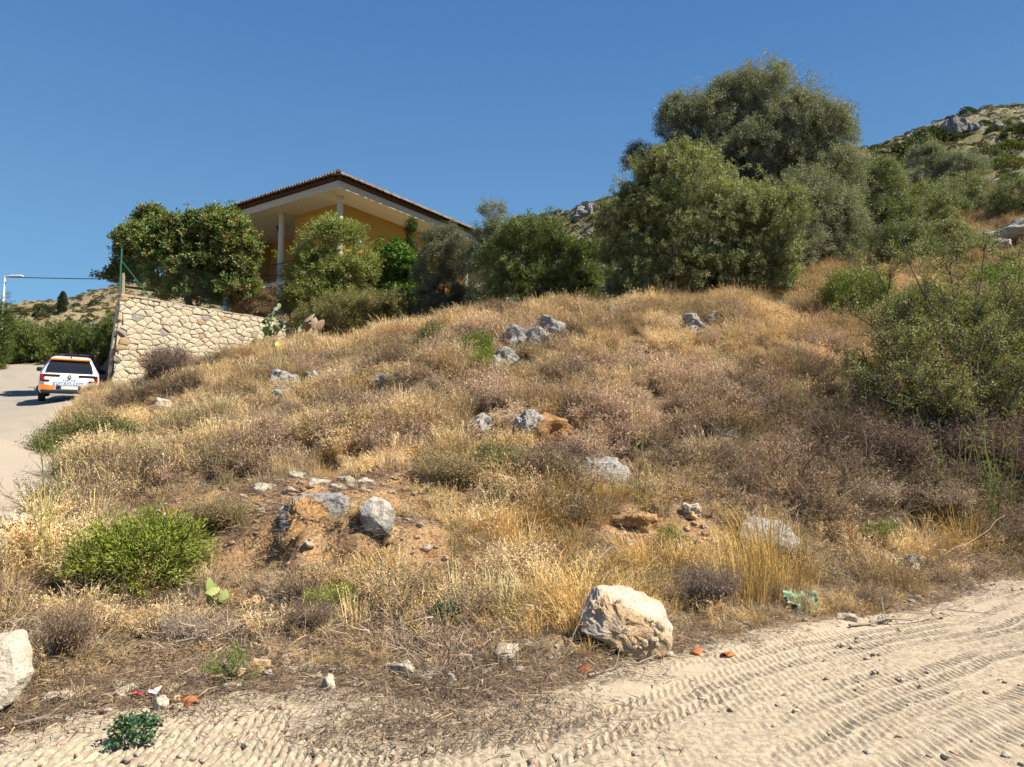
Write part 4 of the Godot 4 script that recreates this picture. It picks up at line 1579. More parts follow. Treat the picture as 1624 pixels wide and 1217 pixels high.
func scatter_all() -> void:
	var straw := [Color(0.56, 0.42, 0.225), Color(0.64, 0.50, 0.29), Color(0.48, 0.33, 0.165), Color(0.70, 0.58, 0.37)]
	var gold := [Color(0.55, 0.37, 0.12), Color(0.63, 0.45, 0.17), Color(0.44, 0.27, 0.085), Color(0.68, 0.53, 0.26)]
	var pink := [Color(0.38, 0.265, 0.19), Color(0.47, 0.35, 0.26), Color(0.30, 0.20, 0.14)]
	var pink_tip := [Color(0.58, 0.42, 0.29), Color(0.66, 0.50, 0.36), Color(0.48, 0.33, 0.215), Color(0.72, 0.58, 0.41)]
	var olive := [Color(0.46, 0.41, 0.22), Color(0.55, 0.48, 0.28), Color(0.38, 0.34, 0.16)]
	var dead := [Color(0.30, 0.23, 0.165), Color(0.40, 0.32, 0.235), Color(0.20, 0.15, 0.105), Color(0.50, 0.41, 0.30)]
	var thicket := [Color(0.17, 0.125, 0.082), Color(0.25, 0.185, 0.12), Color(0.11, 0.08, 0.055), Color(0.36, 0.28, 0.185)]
	var kinds := {}
	rng.seed = 101
	kinds["straw"] = [grass_mesh(70, 0.62, 0.20, 0.6, 0.0055, straw, 0.45), grass_mesh(64, 0.72, 0.16, 0.5, 0.0055, straw, 0.6), grass_mesh(80, 0.5, 0.24, 0.9, 0.0052, straw, 0.3)]
	kinds["gold"] = [grass_mesh(80, 0.50, 0.20, 0.9, 0.0042, gold, 0.3), grass_mesh(90, 0.42, 0.24, 1.1, 0.004, gold, 0.4)]
	kinds["pink"] = [fuzz_mesh(34, 0.56, 0.75, pink, pink_tip, 8), fuzz_mesh(30, 0.62, 0.6, pink, pink_tip, 9), fuzz_mesh(38, 0.46, 0.95, pink, pink_tip, 8)]
	kinds["olive"] = [grass_mesh(80, 0.66, 0.2, 0.5, 0.0045, olive, 0.3), fuzz_mesh(26, 0.6, 0.6, olive, straw, 7)]
	kinds["brush"] = [brush_mesh(110, 0.42, 0.28, dead), brush_mesh(100, 0.36, 0.2, dead), brush_mesh(110, 0.46, 0.36, dead)]
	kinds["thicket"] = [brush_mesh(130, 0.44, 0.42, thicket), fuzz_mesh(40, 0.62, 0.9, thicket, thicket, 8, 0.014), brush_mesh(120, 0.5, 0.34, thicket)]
	kinds["tan"] = [fuzz_mesh(30, 0.52, 0.7, straw, straw, 8), fuzz_mesh(30, 0.45, 0.9, straw, gold, 8)]
	var bufs := {}
	for k in kinds:
		var l := []
		for m in kinds[k]:
			l.append(PackedFloat32Array())
		bufs[k] = l
	rng.seed = 202
	for i in 76000:
		var d := 4.4 + 27.0 * pow(rng.randf(), 0.72)
		var half := 0.74 * d + 1.6
		var x := R(-half, half)
		if rng.randf() > half / 25.0:
			continue
		var tin := track_in(x, d)
		if tin > -0.10:
			continue
		var rin := road_in(x, d)
		if rin > -0.15:
			continue
		if garden_in(x, d) > -0.3 and x < -8.0:
			continue
		if d > 25.0 and x < 1.5 and rng.randf() < 0.65:
			continue
		var cell := 0.5 + 0.5 * NC.get_noise_2d(x, d)
		var hump := clampf(-ND.get_noise_2d(x, d), 0.0, 1.0)      # 1 in the middle of a clump
		var patch := 0.5 + 0.5 * N1.get_noise_2d(x * 40.0 + 300.0, d * 40.0)
		var fine := 0.5 + 0.5 * N3.get_noise_2d(x * 130.0, d * 130.0)
		var br := bare(x, d)
		if rng.randf() < br * 2.2 - 0.2:
			continue
		if tin > -0.9 and rng.randf() < 0.22 * (1.0 + tin):
			continue
		if fine < 0.36 and rng.randf() < 0.6:
			continue
		if hump < 0.42 and rng.randf() < 0.6:
			continue
		var w := {
			"pink": 1.7 * maxf(blob(x, d, 2.5, 14.5, 6.0, 3.6), 0.8 * blob(x, d, -2.0, 14.0, 3.5, 2.5)) * (0.3 + 1.3 * fine),
			"straw": 0.42 + 0.9 * smoothstep(17.0, 20.0, d) + 0.9 * blob(x, d, -5.5, 13.0, 3.5, 4.0),
			"gold": 2.2 * maxf(blob(x, d, 0.6, 8.8, 1.9, 1.3), blob(x, d, 2.8, 8.3, 1.0, 0.9)) + 0.6 * blob(x, d, -1.0, 7.0, 2.6, 1.0) + 0.2 * (1.0 - smoothstep(8.0, 11.0, d)) + 0.15,
			"olive": 1.6 * maxf(blob(x, d, -6.5, 11.5, 2.0, 4.0), blob(x, d, -4.8, 8.0, 1.2, 1.2)) + 0.5 * blob(x, d, 0.2, 10.8, 1.4, 0.9) + 0.1,
			"brush": 2.4 * maxf(blob(x, d, -2.9, 6.4, 1.6, 0.9), maxf(blob(x, d, 5.0, 11.2, 2.2, 1.4), blob(x, d, 2.0, 7.9, 0.6, 0.8))) + 1.4 * blob(x, d, -2.0, 7.6, 1.2, 0.5) + 0.2 + 0.25 * (1.0 - smoothstep(6.5, 9.5, d)),
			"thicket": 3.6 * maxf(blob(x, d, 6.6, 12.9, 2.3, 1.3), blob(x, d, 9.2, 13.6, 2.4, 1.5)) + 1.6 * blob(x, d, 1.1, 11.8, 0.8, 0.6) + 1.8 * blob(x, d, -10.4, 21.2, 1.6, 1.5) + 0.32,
			"tan": 0.5 + 0.8 * blob(x, d, 5.2, 11.0, 2.0, 1.5) + 0.5 * patch}
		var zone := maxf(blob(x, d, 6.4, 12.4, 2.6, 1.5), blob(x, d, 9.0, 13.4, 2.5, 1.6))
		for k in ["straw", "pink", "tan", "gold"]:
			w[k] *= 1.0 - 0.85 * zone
		var total := 0.0
		for k in w:
			total += w[k]
		var pick := total * (fposmod(cell * 7.31, 1.0) if rng.randf() < 0.62 else rng.randf())
		var kind := "straw"
		for k in w:
			pick -= w[k]
			if pick <= 0.0:
				kind = k
				break
		var which := rng.randi() % (kinds[kind] as Array).size()
		var s := R(0.6, 1.1) * (0.42 + 0.55 * hump + 0.45 * patch * patch + 0.25 * fine)
		if kind == "thicket":
			s *= 1.0 + 0.45 * zone
		s *= 1.0 - 0.5 * blob(x, d, -11.4, 20.5, 1.6, 4.0)
		var hid := false
		for sp in rock_spots:
			if absf(x - sp.x) < sp.z * 0.55 and d < sp.y + 0.1 and d > sp.y - 1.3:
				hid = true
				break
		if hid and rng.randf() < 0.8:
			continue
		if br > 0.12:
			s *= 0.62
		if d > 23.5 and x < 2.0:
			s *= 0.55
		if tin > -1.6:
			s *= lerpf(0.5, 1.0, clampf(-tin / 1.6, 0.0, 1.0))
		if d < 9.5 and kind != "gold":
			s *= 0.85
		var up := Vector3(R(-0.12, 0.12), 1.0, R(-0.05, 0.2))
		var tone := R(0.75, 1.12) * lerpf(0.72, 1.25, fposmod(cell * 3.77, 1.0))
		var hue := R(-0.05, 0.05)
		push(bufs[kind][which], aim(up, R(0, TAU), Vector3(s * R(0.9, 1.2), s, s * R(0.9, 1.2))), at(x, d, -0.02), Color(tone * (1.0 + hue), tone, tone * (1.0 - hue)))
	var info := {
		"straw": ["dry_grass", "straw coloured dry grass covering the slope", "grass"],
		"gold": ["golden_grass", "golden dry grass in the foreground behind the big rock", "grass"],
		"pink": ["dry_scrub", "pinkish brown dry scrub in the middle of the slope", "scrub"],
		"olive": ["pale_green_grass", "olive and straw grass beside the paved road", "grass"],
		"brush": ["dead_brush", "grey brown tangle of dead twigs low on the slope", "brushwood"],
		"thicket": ["dark_brush", "dark brown dead thorny brush below the almond tree", "brushwood"],
		"tan": ["wild_oats", "tan dry fine-branched weeds all over the slope", "weeds"]}
	for k in kinds:
		var t := stuff(info[k][0], info[k][1], info[k][2])
		for m in kinds[k].size():
			many("tufts", kinds[k][m], bufs[k][m], t)
	# fallen straw and twig litter on the soil and along the track edge
	rng.seed = 303
	var lit := []
	for k in 3:
		var b := MB.new()
		for i in 46:
			var p := Vector3(R(-0.28, 0.28), R(0.0, 0.02), R(-0.28, 0.28))
			var a := R(0, TAU)
			var dir := Vector3(cos(a), R(-0.05, 0.14), sin(a))
			strip(b, [p, p + dir * R(0.03, 0.16)], R(0.0018, 0.0045), mixed([Color(0.13, 0.095, 0.07), Color(0.20, 0.15, 0.105), Color(0.42, 0.32, 0.19), Color(0.085, 0.062, 0.048), Color(0.10, 0.075, 0.058)]), Vector3(-sin(a), 0.3, cos(a)).normalized())
		lit.append(b.mesh(M.dry))
	var lb := [PackedFloat32Array(), PackedFloat32Array(), PackedFloat32Array()]
	for i in 6500:
		var d2 := R(4.0, 11.5)
		var x2 := R(-0.78 * d2 - 0.5, 0.78 * d2 + 0.5)
		var ti := track_in(x2, d2)
		var keep := 1.0 if ti < 0.0 else (0.85 - ti * 1.6)
		keep = maxf(keep, 1.5 * blob(x2, d2, -0.35, 4.85, 0.75, 0.45))
		if rng.randf() > keep or road_in(x2, d2) > -0.1:
			continue
		var tt := R(0.7, 1.2)
		push(lb[i % 3], aim(Vector3(R(-0.1, 0.1), 1, R(0, 0.25)), R(0, TAU), Vector3.ONE * R(0.6, 1.2)), at(x2, d2, 0.012), Color(tt, tt, tt))
	var lt := stuff("plant_litter", "fallen straw and twig litter on the soil beside the track", "litter")
	for k in 3:
		many("straws", lit[k], lb[k], lt)
	# loose pebbles
	rng.seed = 404
	var pm := []
	for k in 4:
		pm.append(rock_mesh(Vector3(1, 0.7, 0.85), 3, 5, 1.0, [Color(0.46, 0.40, 0.31), Color(0.53, 0.48, 0.40)], M.rock_fine, 900 + k))
	rng.seed = 405
	var pb := [PackedFloat32Array(), PackedFloat32Array(), PackedFloat32Array(), PackedFloat32Array()]
	for i in 12000:
		var d3 := R(3.9, 12.5)
		var x3 := R(-0.78 * d3 - 0.5, 0.78 * d3 + 0.5)
		var ti3 := track_in(x3, d3)
		var chance := 0.10 + 1.0 * bare(x3, d3) + 0.5 * exp(-pow(ti3 / 0.5, 2.0)) + (0.12 if ti3 > 0.0 else 0.0)
		if rng.randf() > chance:
			continue
		var sz := 0.012 + 0.05 * pow(rng.randf(), 3.0)
		if bare(x3, d3) > 0.3:
			sz *= 2.1
		var tint := Color(1, 1, 1).lerp(Color(0.78, 0.48, 0.28), rng.randf() * rng.randf() + 0.35 * bare(x3, d3))
		tint = tint * R(0.85, 1.1)
		push(pb[i % 4], Basis.from_euler(Vector3(R(-0.4, 0.4), R(0, TAU), R(-0.4, 0.4))).scaled(Vector3(sz, sz * 0.8, sz)), at(x3, d3, sz * 0.15 - 0.004), tint)
	var pt := stuff("gravel", "loose pale and orange pebbles on bare soil and track edge", "gravel")
	for k in 4:
		many("pebbles", pm[k], pb[k], pt)

func dry_bush(label: String, x: float, d: float, s: Vector3, pal: Array, tips: Array, seed_: int, stems := 130, category := "bush") -> void:
	rng.seed = seed_
	var t := base("dry_bush", at(x, d, -0.03), R(0, TAU))
	tag(t, label, category, "dry bushes on the slope")
	var o := obj("stems", fuzz_mesh(stems * 2, 1.0, 1.1, pal, tips, 10, 0.022), t)
	o.scale = s
	o.set_meta("kind", "stuff")

func bush_mesh(leaves: int, size: float, pal: Array, seed_: int, flat := 0.7) -> ArrayMesh:
	# a small far-off bush, one metre across, many leaf-clump faces
	rng.seed = seed_
	var b := MB.new()
	for i in leaves:
		var u := rand_dir()
		u.y = absf(u.y)
		var lump := 1.0 + 0.45 * N3.get_noise_3dv(u * 60.0 + Vector3(seed_, 0, 0))
		var p := u * 0.5 * lump * lerpf(0.55, 1.0, sqrt(rng.randf()))
		p.y *= flat * 1.4
		var dir := (u + rand_dir() * 0.7).normalized()
		leaf(b, p, dir, dir.cross(rand_dir()).normalized(), size * R(0.7, 1.4), size * R(0.6, 1.0), mixed(pal))
	return b.mesh(M.leaf)

func build_far() -> void:
	var green := [Color(0.075, 0.085, 0.032), Color(0.10, 0.11, 0.045), Color(0.05, 0.062, 0.026)]
	var lime := [Color(0.14, 0.16, 0.04), Color(0.10, 0.13, 0.035), Color(0.17, 0.18, 0.06)]
	var grey := [Color(0.13, 0.14, 0.085), Color(0.17, 0.175, 0.11), Color(0.09, 0.10, 0.06)]
	var protos := []
	for k in 3:
		protos.append(bush_mesh(1300, 0.07, green, 500 + k))
	for k in 2:
		protos.append(bush_mesh(1200, 0.075, lime, 510 + k, 0.55))
	protos.append(bush_mesh(1200, 0.07, grey, 520))
	rng.seed = 606
	for a in [[-89.2, 127.8, 1.31], [-87.7, 128.3, 1.54], [-86.0, 128.3, 1.32], [-84.9, 128.3, 1.32], [-82.5, 127.8, 2.62], [-82.8, 131.4, 1.12], [-80.7, 134.6, 1.15], [-77.5, 134.6, 1.61], [-75.2, 132.0, 1.35], [-73.4, 121.3, 1.25], [-74.7, 121.3, 0.83], [-69.4, 119.4, 1.02], [-66.7, 114.3, 1.17], [-67.4, 112.9, 0.97], [-61.5, 109.8, 1.13], [-62.4, 107.2, 1.47], [-78.9, 117.5, 1.01], [-76.5, 112.9, 1.16], [-75.5, 109.4, 1.12], [-76.1, 118.0, 1.62], [-81.0, 123.8, 1.27], [-66.9, 117.1, 0.80], [-63.7, 115.7, 0.99], [-72.9, 129.3, 1.11], [-68.6, 123.3, 0.84], [-70.8, 116.1, 0.79], [-70.5, 111.6, 0.95], [-66.1, 106.4, 0.82]]:
		var o := obj("hill_bush", protos[rng.randi() % 3], null, at(a[0], a[1], -0.1))
		tag(o, "small dark round bush on the far left hill behind the car", "bush", "bushes on the left hill")
		o.scale = Vector3.ONE * a[2] * 1.25
		o.rotation.y = R(0, TAU)
	for a in [[52.8, 102.6, 2.28], [67.7, 104.7, 2.15], [65.9, 98.6, 2.02], [65.1, 93.6, 2.08], [65.6, 106.0, 1.09], [43.8, 78.5, 5.04], [57.4, 97.8, 4.60], [42.3, 70.2, 3.60], [47.5, 71.4, 3.05], [51.1, 72.8, 2.49], [59.0, 82.7, 2.83], [55.2, 87.5, 2.24], [43.4, 66.7, 2.51], [41.0, 59.4, 2.54], [45.3, 72.5, 1.86], [58.3, 85.7, 1.83], [40.6, 75.2, 2.57], [45.6, 64.3, 2.20], [37.9, 62.0, 1.91], [52.6, 91.8, 2.35], [41.5, 80.1, 2.06], [32.1, 49.8, 2.13], [27.9, 40.0, 1.71], [34.1, 63.3, 1.95]]:
		var o2 := obj("hill_bush", protos[rng.randi() % 6] if a[1] < 75.0 else protos[rng.randi() % 3], null, at(a[0], a[1], -0.15))
		tag(o2, "dark green bush on the rocky hill at the upper right", "bush", "bushes on the right hill")
		o2.scale = Vector3(a[2] * 1.15, a[2] * R(0.9, 1.15), a[2] * 1.1)
		o2.rotation.y = R(0, TAU)
	for a in [[4.1, 80.4, 1.65], [5.5, 70.5, 1.81], [2.6, 77.0, 1.98], [9.4, 79.8, 1.23], [5.9, 59.4, 2.03], [3.7, 57.5, 1.97], [8.4, 64.6, 1.66], [0.6, 78.5, 1.75], [1.5, 62.0, 2.2], [4.6, 52.0, 1.8], [2.6, 47.0, 1.9]]:
		var o3 := obj("hill_bush", protos[rng.randi() % 5], null, at(a[0], a[1], -0.1))
		tag(o3, "green bush on the hillside between the villa and the big olive", "bush", "bushes on the middle hillside")
		o3.scale = Vector3(a[2] * 1.15, a[2] * R(1.0, 1.2), a[2] * 1.1)
		o3.rotation.y = R(0, TAU)
	var rp := [Color(0.26, 0.255, 0.245), Color(0.36, 0.345, 0.325)]
	var n := 0
	for a in [[8.9, 82.4, 4.23, 1.41, "largest grey limestone outcrop on the skyline left of the big olive"], [7.2, 79.8, 2.05, 0.96, "smaller grey outcrop below the skyline one left of the big olive"], [45.2, 86.4, 3.70, 1.33, "grey outcrop lowest on the skyline just right of the big olive"], [43.5, 85.4, 1.90, 1.02, "small grey outcrop beside the tall olive's right edge"], [62.5, 97.4, 5.00, 1.17, "widest grey outcrop below the crest of the right hill"], [60.8, 99.0, 4.23, 1.35, "grey outcrop at the left end of the right hill's crest"], [63.8, 90.7, 3.10, 0.78, "low grey outcrop at the right edge below the hill crest"], [59.3, 88.9, 3.04, 0.91, "grey outcrop halfway down the right hill among dark bushes"], [61.2, 103.4, 2.65, 1.06, "grey outcrop behind the left end of the right hill's crest"], [-67.7, 114.3, 1.96, 0.78, ""], [-64.4, 112.0, 1.73, 0.77, ""], [-66.7, 110.3, 1.70, 0.66, ""], [-61.0, 104.7, 1.79, 0.63, ""], [-69.5, 112.5, 1.35, 0.58, ""]]:
		n += 1
		var o4 := obj("rock_outcrop", rock_mesh(Vector3(a[2] * 1.5, a[3] * 1.2, a[2] * 0.8), 14, 16, 2.2, rp, M.hill_rock, 700 + n), null, at(a[0], a[1], -a[3] * 0.2 - (1.3 if a[0] > 0.0 and a[0] < 20.0 else 0.0)))
		tag(o4, a[4] if a[4] else "pale rock patch on the left hill behind the car", "rock", "outcrops on the far hills")
	# low scrub too small to tell apart
	var bs := PackedFloat32Array()
	rng.seed = 611
	for i in 15000:
		var d := R(38.0, 150.0)
		var x := R(-100.0, 110.0)
		if absf(x) > 0.8 * d + 4.0 or (x < -6.0 and d < 60.0 and x > -20.0) or road_in(x, d) > -1.0 and d < 46.0:
			continue
		var s := R(0.4, 1.3)
		var k := R(0.5, 1.3)
		var c := Color(k, k, k) if rng.randf() < 0.75 else Color(2.4, 1.9, 1.8) * k
		push(bs, aim(Vector3(R(-0.2, 0.2), 1, R(-0.2, 0.2)), R(0, TAU), Vector3(s, s * 0.7, s)), at(x, d, -0.05), c)
	var sc := stuff("hill_scrub", "low dry and green scrub on the far hillsides", "scrub")
	many("scrub_tufts", bush_mesh(320, 0.1, [Color(0.12, 0.12, 0.06), Color(0.16, 0.145, 0.08), Color(0.09, 0.09, 0.045)], 530, 0.6), bs, sc)
	# two cypresses
	for a in [[-74.41, 120.0, 7.6, 1.5, "tall narrow dark cypress on the left hill above the car"], [-77.28, 118.0, 3.6, 1.1, "short dark cypress left of the tall one above the road"]]:
		var o5 := at(a[0], a[1], -0.2)
		var top: float = 29.1 if a[2] > 5.0 else 25.1
		var H := top - o5.y
		var t := base("cypress", o5)
		tag(t, a[4], "tree", "cypresses on the left hill")
		var b := MB.new()
		b.tube([Vector3(0, -0.2, 0), Vector3(0, H * 0.8, 0)], [0.16, 0.04], 6, Color(0.14, 0.1, 0.07))
		obj("trunk", b.mesh(M.bark), t)
		var cb := MB.new()
		rng.seed = 640 + int(a[2])
		for i in 1500:
			var f := rng.randf()
			var r: float = a[3] * 0.55 * pow(sin(PI * clampf(0.12 + f * 0.88, 0.0, 1.0)), 0.7) * sqrt(rng.randf())
			var an := R(0, TAU)
			var p := Vector3(cos(an) * r, H * (0.04 + 0.95 * f), sin(an) * r)
			leaf(cb, p, (Vector3(cos(an) * 0.4, 1.0, sin(an) * 0.4) + rand_dir() * 0.3).normalized(), Vector3(cos(an), 0, sin(an)), R(0.3, 0.5), 0.16, mixed([Color(0.045, 0.06, 0.028), Color(0.06, 0.075, 0.035), Color(0.03, 0.042, 0.02)]))
		obj("crown", cb.mesh(M.leaf), t)

func build_trees() -> void:
	rng.seed = 808
	var olive_g := [Color(0.29, 0.295, 0.215), Color(0.34, 0.335, 0.26), Color(0.22, 0.23, 0.155), Color(0.194, 0.206, 0.131), Color(0.263, 0.275, 0.188), Color(0.138, 0.156, 0.088), Color(0.325, 0.331, 0.244)]
	var green := [Color(0.125, 0.163, 0.044), Color(0.175, 0.213, 0.062), Color(0.094, 0.125, 0.035), Color(0.237, 0.263, 0.094)]
	var dark := [Color(0.062, 0.106, 0.035), Color(0.094, 0.144, 0.048), Color(0.050, 0.081, 0.027), Color(0.138, 0.188, 0.069)]
	var olive_tw := [twig_mesh(34, 0.34, 0.075, 0.02, olive_g), twig_mesh(38, 0.3, 0.07, 0.02, olive_g)]
	var bush_tw := [twig_mesh(36, 0.32, 0.075, 0.026, [Color(0.22, 0.235, 0.105), Color(0.29, 0.30, 0.15), Color(0.155, 0.17, 0.07), Color(0.35, 0.355, 0.195)]), twig_mesh(40, 0.28, 0.07, 0.024, [Color(0.23, 0.245, 0.12), Color(0.30, 0.31, 0.165), Color(0.17, 0.185, 0.085)])]
	var carob_tw := [twig_mesh(22, 0.26, 0.10, 0.06, dark, 0.9, [Color(0.24, 0.085, 0.055), Color(0.30, 0.12, 0.075), Color(0.16, 0.05, 0.04)]), twig_mesh(24, 0.24, 0.09, 0.055, dark)]
	var light_tw := [twig_mesh(30, 0.34, 0.075, 0.032, [Color(0.200, 0.237, 0.056), Color(0.263, 0.294, 0.081), Color(0.150, 0.188, 0.044), Color(0.325, 0.338, 0.125)])]
	var ivy_tw := [twig_mesh(20, 0.24, 0.11, 0.085, [Color(0.088, 0.163, 0.025), Color(0.150, 0.250, 0.037), Color(0.050, 0.100, 0.019), Color(0.213, 0.312, 0.062)])]
	var green_tw := [twig_mesh(34, 0.32, 0.075, 0.026, green)]
	var one := [Color(0.85, 0.85, 0.85), Color(1.12, 1.12, 1.1)]
	rng.seed = 811
	tree("carob_tree", "spreading dark green tree with reddish pods behind the stone wall", "tree", "", Vector2(-13.4, 31.0), [[-15.40, 10.50, 31.0, 1.59, 1.27, 1.40], [-12.6, 11.35, 31.0, 1.5, 1.15, 1.3], [-13.88, 9.94, 31.0, 2.39, 1.46, 1.60], [-11.9, 10.2, 30.7, 1.0, 1.2, 1.0], [-13.02, 8.84, 31.0, 2.39, 0.85, 1.43], [-16.44, 9.66, 31.3, 1.01, 0.53, 0.60], [-17.22, 9.47, 31.0, 0.48, 0.21, 0.29], [-15.75, 12.03, 31.0, 0.58, 0.37, 0.41], [-14.0, 11.1, 31.0, 1.35, 0.95, 1.1], [-14.9, 11.2, 31.0, 1.0, 0.8, 0.9]], carob_tw, 7000, 1.15, -0.08, [Color(1.2, 1.15, 1.05), Color(2.0, 1.8, 1.5)], 0.2)
	tree("pepper_tree", "rounded light green leafy tree in front of the villa corner", "tree", "", Vector2(-8.3, 33.0), [[-8.31, 11.52, 33.0, 1.69, 1.30, 1.43], [-8.99, 10.04, 33.0, 1.47, 1.41, 1.47], [-7.26, 9.89, 33.0, 1.41, 1.69, 1.41], [-8.38, 8.72, 32.5, 1.98, 0.99, 1.19]], light_tw, 5000, 1.0, -0.14, one, 0.12)
	tree("column_cypress", "thin dark green columnar cypress in front of the villa wall", "tree", "", Vector2(-4.93, 35.2), [[-4.98, 12.84, 35.2, 0.26, 0.72, 0.26], [-4.91, 11.86, 35.2, 0.34, 0.85, 0.34], [-4.9, 10.6, 35.2, 0.36, 0.9, 0.36]], [twig_mesh(30, 0.22, 0.06, 0.02, dark)], 900, 0.9, -0.5, [Color(0.7, 0.7, 0.7), Color(0.95, 1.0, 0.9)], 0.06, Color(0.150, 0.112, 0.075), 1.0, 1.4)
	tree("ivy_shrub", "glossy bright green broad-leaved shrub below the thin cypress", "shrub", "", Vector2(-5.3, 34.0), [[-5.57, 11.11, 34.0, 0.70, 0.93, 0.70], [-4.87, 10.14, 34.0, 1.02, 1.16, 1.02], [-6.06, 10.14, 34.0, 0.76, 0.87, 0.76], [-5.09, 9.24, 33.7, 1.31, 0.64, 0.79]], ivy_tw, 2600, 1.0, -0.15, one, 0.07)
	tree("grey_olive", "small grey green olive tree in front of the villa wall", "tree", "", Vector2(-2.7, 29.0), [[-2.72, 10.10, 29.0, 0.89, 0.94, 0.89], [-3.09, 9.14, 29.0, 1.04, 1.19, 1.04], [-2.08, 8.94, 29.0, 0.74, 1.04, 0.74], [-2.70, 8.16, 28.7, 1.12, 0.62, 0.68]], olive_tw, 3400, 0.9, -0.1, [Color(0.6, 0.6, 0.55), Color(0.85, 0.85, 0.8)], 0.1)
	tree("slender_olive", "slender olive with a loose top at the right end of the roof", "tree", "", Vector2(-0.85, 27.5), [[-0.78, 10.98, 27.5, 0.42, 0.42, 0.42], [-0.87, 10.11, 27.5, 0.59, 0.66, 0.59], [-0.89, 9.00, 27.5, 0.71, 1.06, 0.71]], olive_tw, 1300, 0.95, 0.0, one, 0.08)
	tree("olive_bush", "bushy mid green olive left of the big round bush", "bush", "", Vector2(0.7, 24.0), [[0.69, 8.85, 24.0, 1.07, 0.94, 1.04], [0.17, 8.06, 24.0, 1.07, 0.99, 1.07], [1.43, 8.17, 24.0, 0.86, 0.94, 0.86], [0.80, 7.46, 23.7, 1.36, 0.53, 0.81]], [green_tw[0], bush_tw[1]], 4200, 0.9, -0.12, [Color(0.72, 0.78, 0.72), Color(1.02, 1.05, 0.95)], 0.1)
	tree("round_bush", "very large rounded yellow green bush at the top of the slope", "bush", "", Vector2(6.0, 22.5), [[5.43, 10.14, 22.5, 1.64, 1.19, 1.31], [4.12, 9.07, 22.5, 1.19, 1.27, 1.19], [6.09, 8.66, 22.3, 2.02, 1.27, 1.40], [7.77, 8.77, 22.2, 1.25, 1.39, 1.25], [4.88, 7.86, 22.5, 1.77, 0.69, 1.06], [7.44, 7.65, 22.8, 1.35, 0.54, 0.81]], bush_tw, 15000, 0.9, -0.2, [Color(0.85, 0.87, 0.83), Color(1.25, 1.24, 1.15)], 0.2)
	tree("big_olive", "tall silvery grey green olive tree behind the large round bush", "tree", "", Vector2(9.2, 26.5), [[9.44, 15.04, 26.5, 1.41, 1.18, 1.30], [10.81, 13.56, 26.5, 1.50, 1.63, 1.50], [7.09, 13.85, 26.5, 1.27, 1.18, 1.27], [6.29, 14.05, 26.3, 0.75, 0.82, 0.75], [8.89, 12.53, 26.5, 2.38, 1.31, 1.45], [11.68, 11.85, 26.8, 1.04, 1.50, 1.04], [10.23, 10.88, 26.5, 2.27, 1.81, 1.99], [11.88, 10.04, 26.5, 0.91, 1.25, 0.91], [4.70, 12.70, 26.5, 0.34, 0.52, 0.34], [5.24, 12.38, 26.3, 0.63, 0.45, 0.50], [8.3, 14.5, 26.5, 1.15, 1.0, 1.1], [7.9, 13.0, 26.4, 1.6, 1.2, 1.3], [10.0, 13.4, 26.5, 1.9, 1.5, 1.5], [11.2, 12.3, 26.6, 1.5, 1.6, 1.3]], olive_tw, 21000, 1.0, -0.22, one, 0.28)
	tree("wild_olive", "mid green wild olive bush right of the tall olive tree", "bush", "", Vector2(14.2, 28.0), [[14.31, 12.30, 28.0, 0.86, 1.10, 0.86], [14.61, 10.90, 28.0, 1.15, 1.10, 1.15], [13.90, 9.84, 28.0, 1.08, 0.86, 0.95]], [green_tw[0], olive_tw[0]], 3400, 0.95, -0.05, one, 0.1)
	tree("upright_olive", "upright small olive with a visible trunk on the right hillside", "tree", "", Vector2(21.5, 37.0), [[21.43, 16.76, 37.0, 1.01, 1.46, 1.01], [20.85, 15.23, 37.0, 1.11, 1.20, 1.11], [22.00, 15.40, 37.0, 0.95, 1.11, 0.95]], olive_tw, 2200, 1.15, 0.02, one, 0.1)
	tree("grey_shrub", "pale grey green shrub beside the upright olive on the right", "shrub", "", Vector2(22.9, 36.0), [[22.58, 15.92, 36.0, 1.17, 1.17, 1.17], [22.89, 14.80, 36.0, 1.36, 0.86, 0.95]], olive_tw, 1800, 1.1, -0.02, one, 0.08)
	tree("leafless_shrub", "greyish brown leafless shrub above the rock ledge at right", "shrub", "", Vector2(22.4, 33.5), [[22.51, 13.88, 34.0, 1.22, 0.81, 0.90]], [twig_mesh(16, 0.4, 0.05, 0.008, [Color(0.300, 0.237, 0.175), Color(0.388, 0.312, 0.237)])], 900, 1.2, 0.0, one, 0.06)
	tree("roadside_bush", "wide green bush behind the road at the far left", "bush", "bushes behind the road", Vector2(-31.3, 46.0), [[-31.10, 8.69, 46.0, 1.9, 1.5, 1.39], [-32.06, 8.29, 46.0, 1.6, 1.4, 1.30], [-30.0, 8.1, 46.0, 1.4, 1.2, 1.2]], green_tw, 2200, 1.35, -0.12, one, 0.1)
	tree("roadside_bush", "green bush directly behind the white car", "bush", "bushes behind the road", Vector2(-29.2, 47.0), [[-28.94, 9.05, 47.0, 1.81, 1.4, 1.33], [-29.71, 8.44, 47.0, 1.61, 1.4, 1.24], [-27.6, 8.4, 47.0, 1.4, 1.4, 1.2]], green_tw, 2200, 1.35, -0.12, one, 0.1)
	tree("roadside_bush", "darker green bush just right of the white car's roof", "bush", "bushes behind the road", Vector2(-25.9, 45.0), [[-25.92, 8.15, 45.0, 1.5, 1.4, 1.35], [-24.6, 7.9, 45.0, 1.2, 1.2, 1.1]], green_tw, 1500, 1.35, -0.1, [Color(0.65, 0.7, 0.65), Color(0.9, 0.92, 0.85)], 0.1)
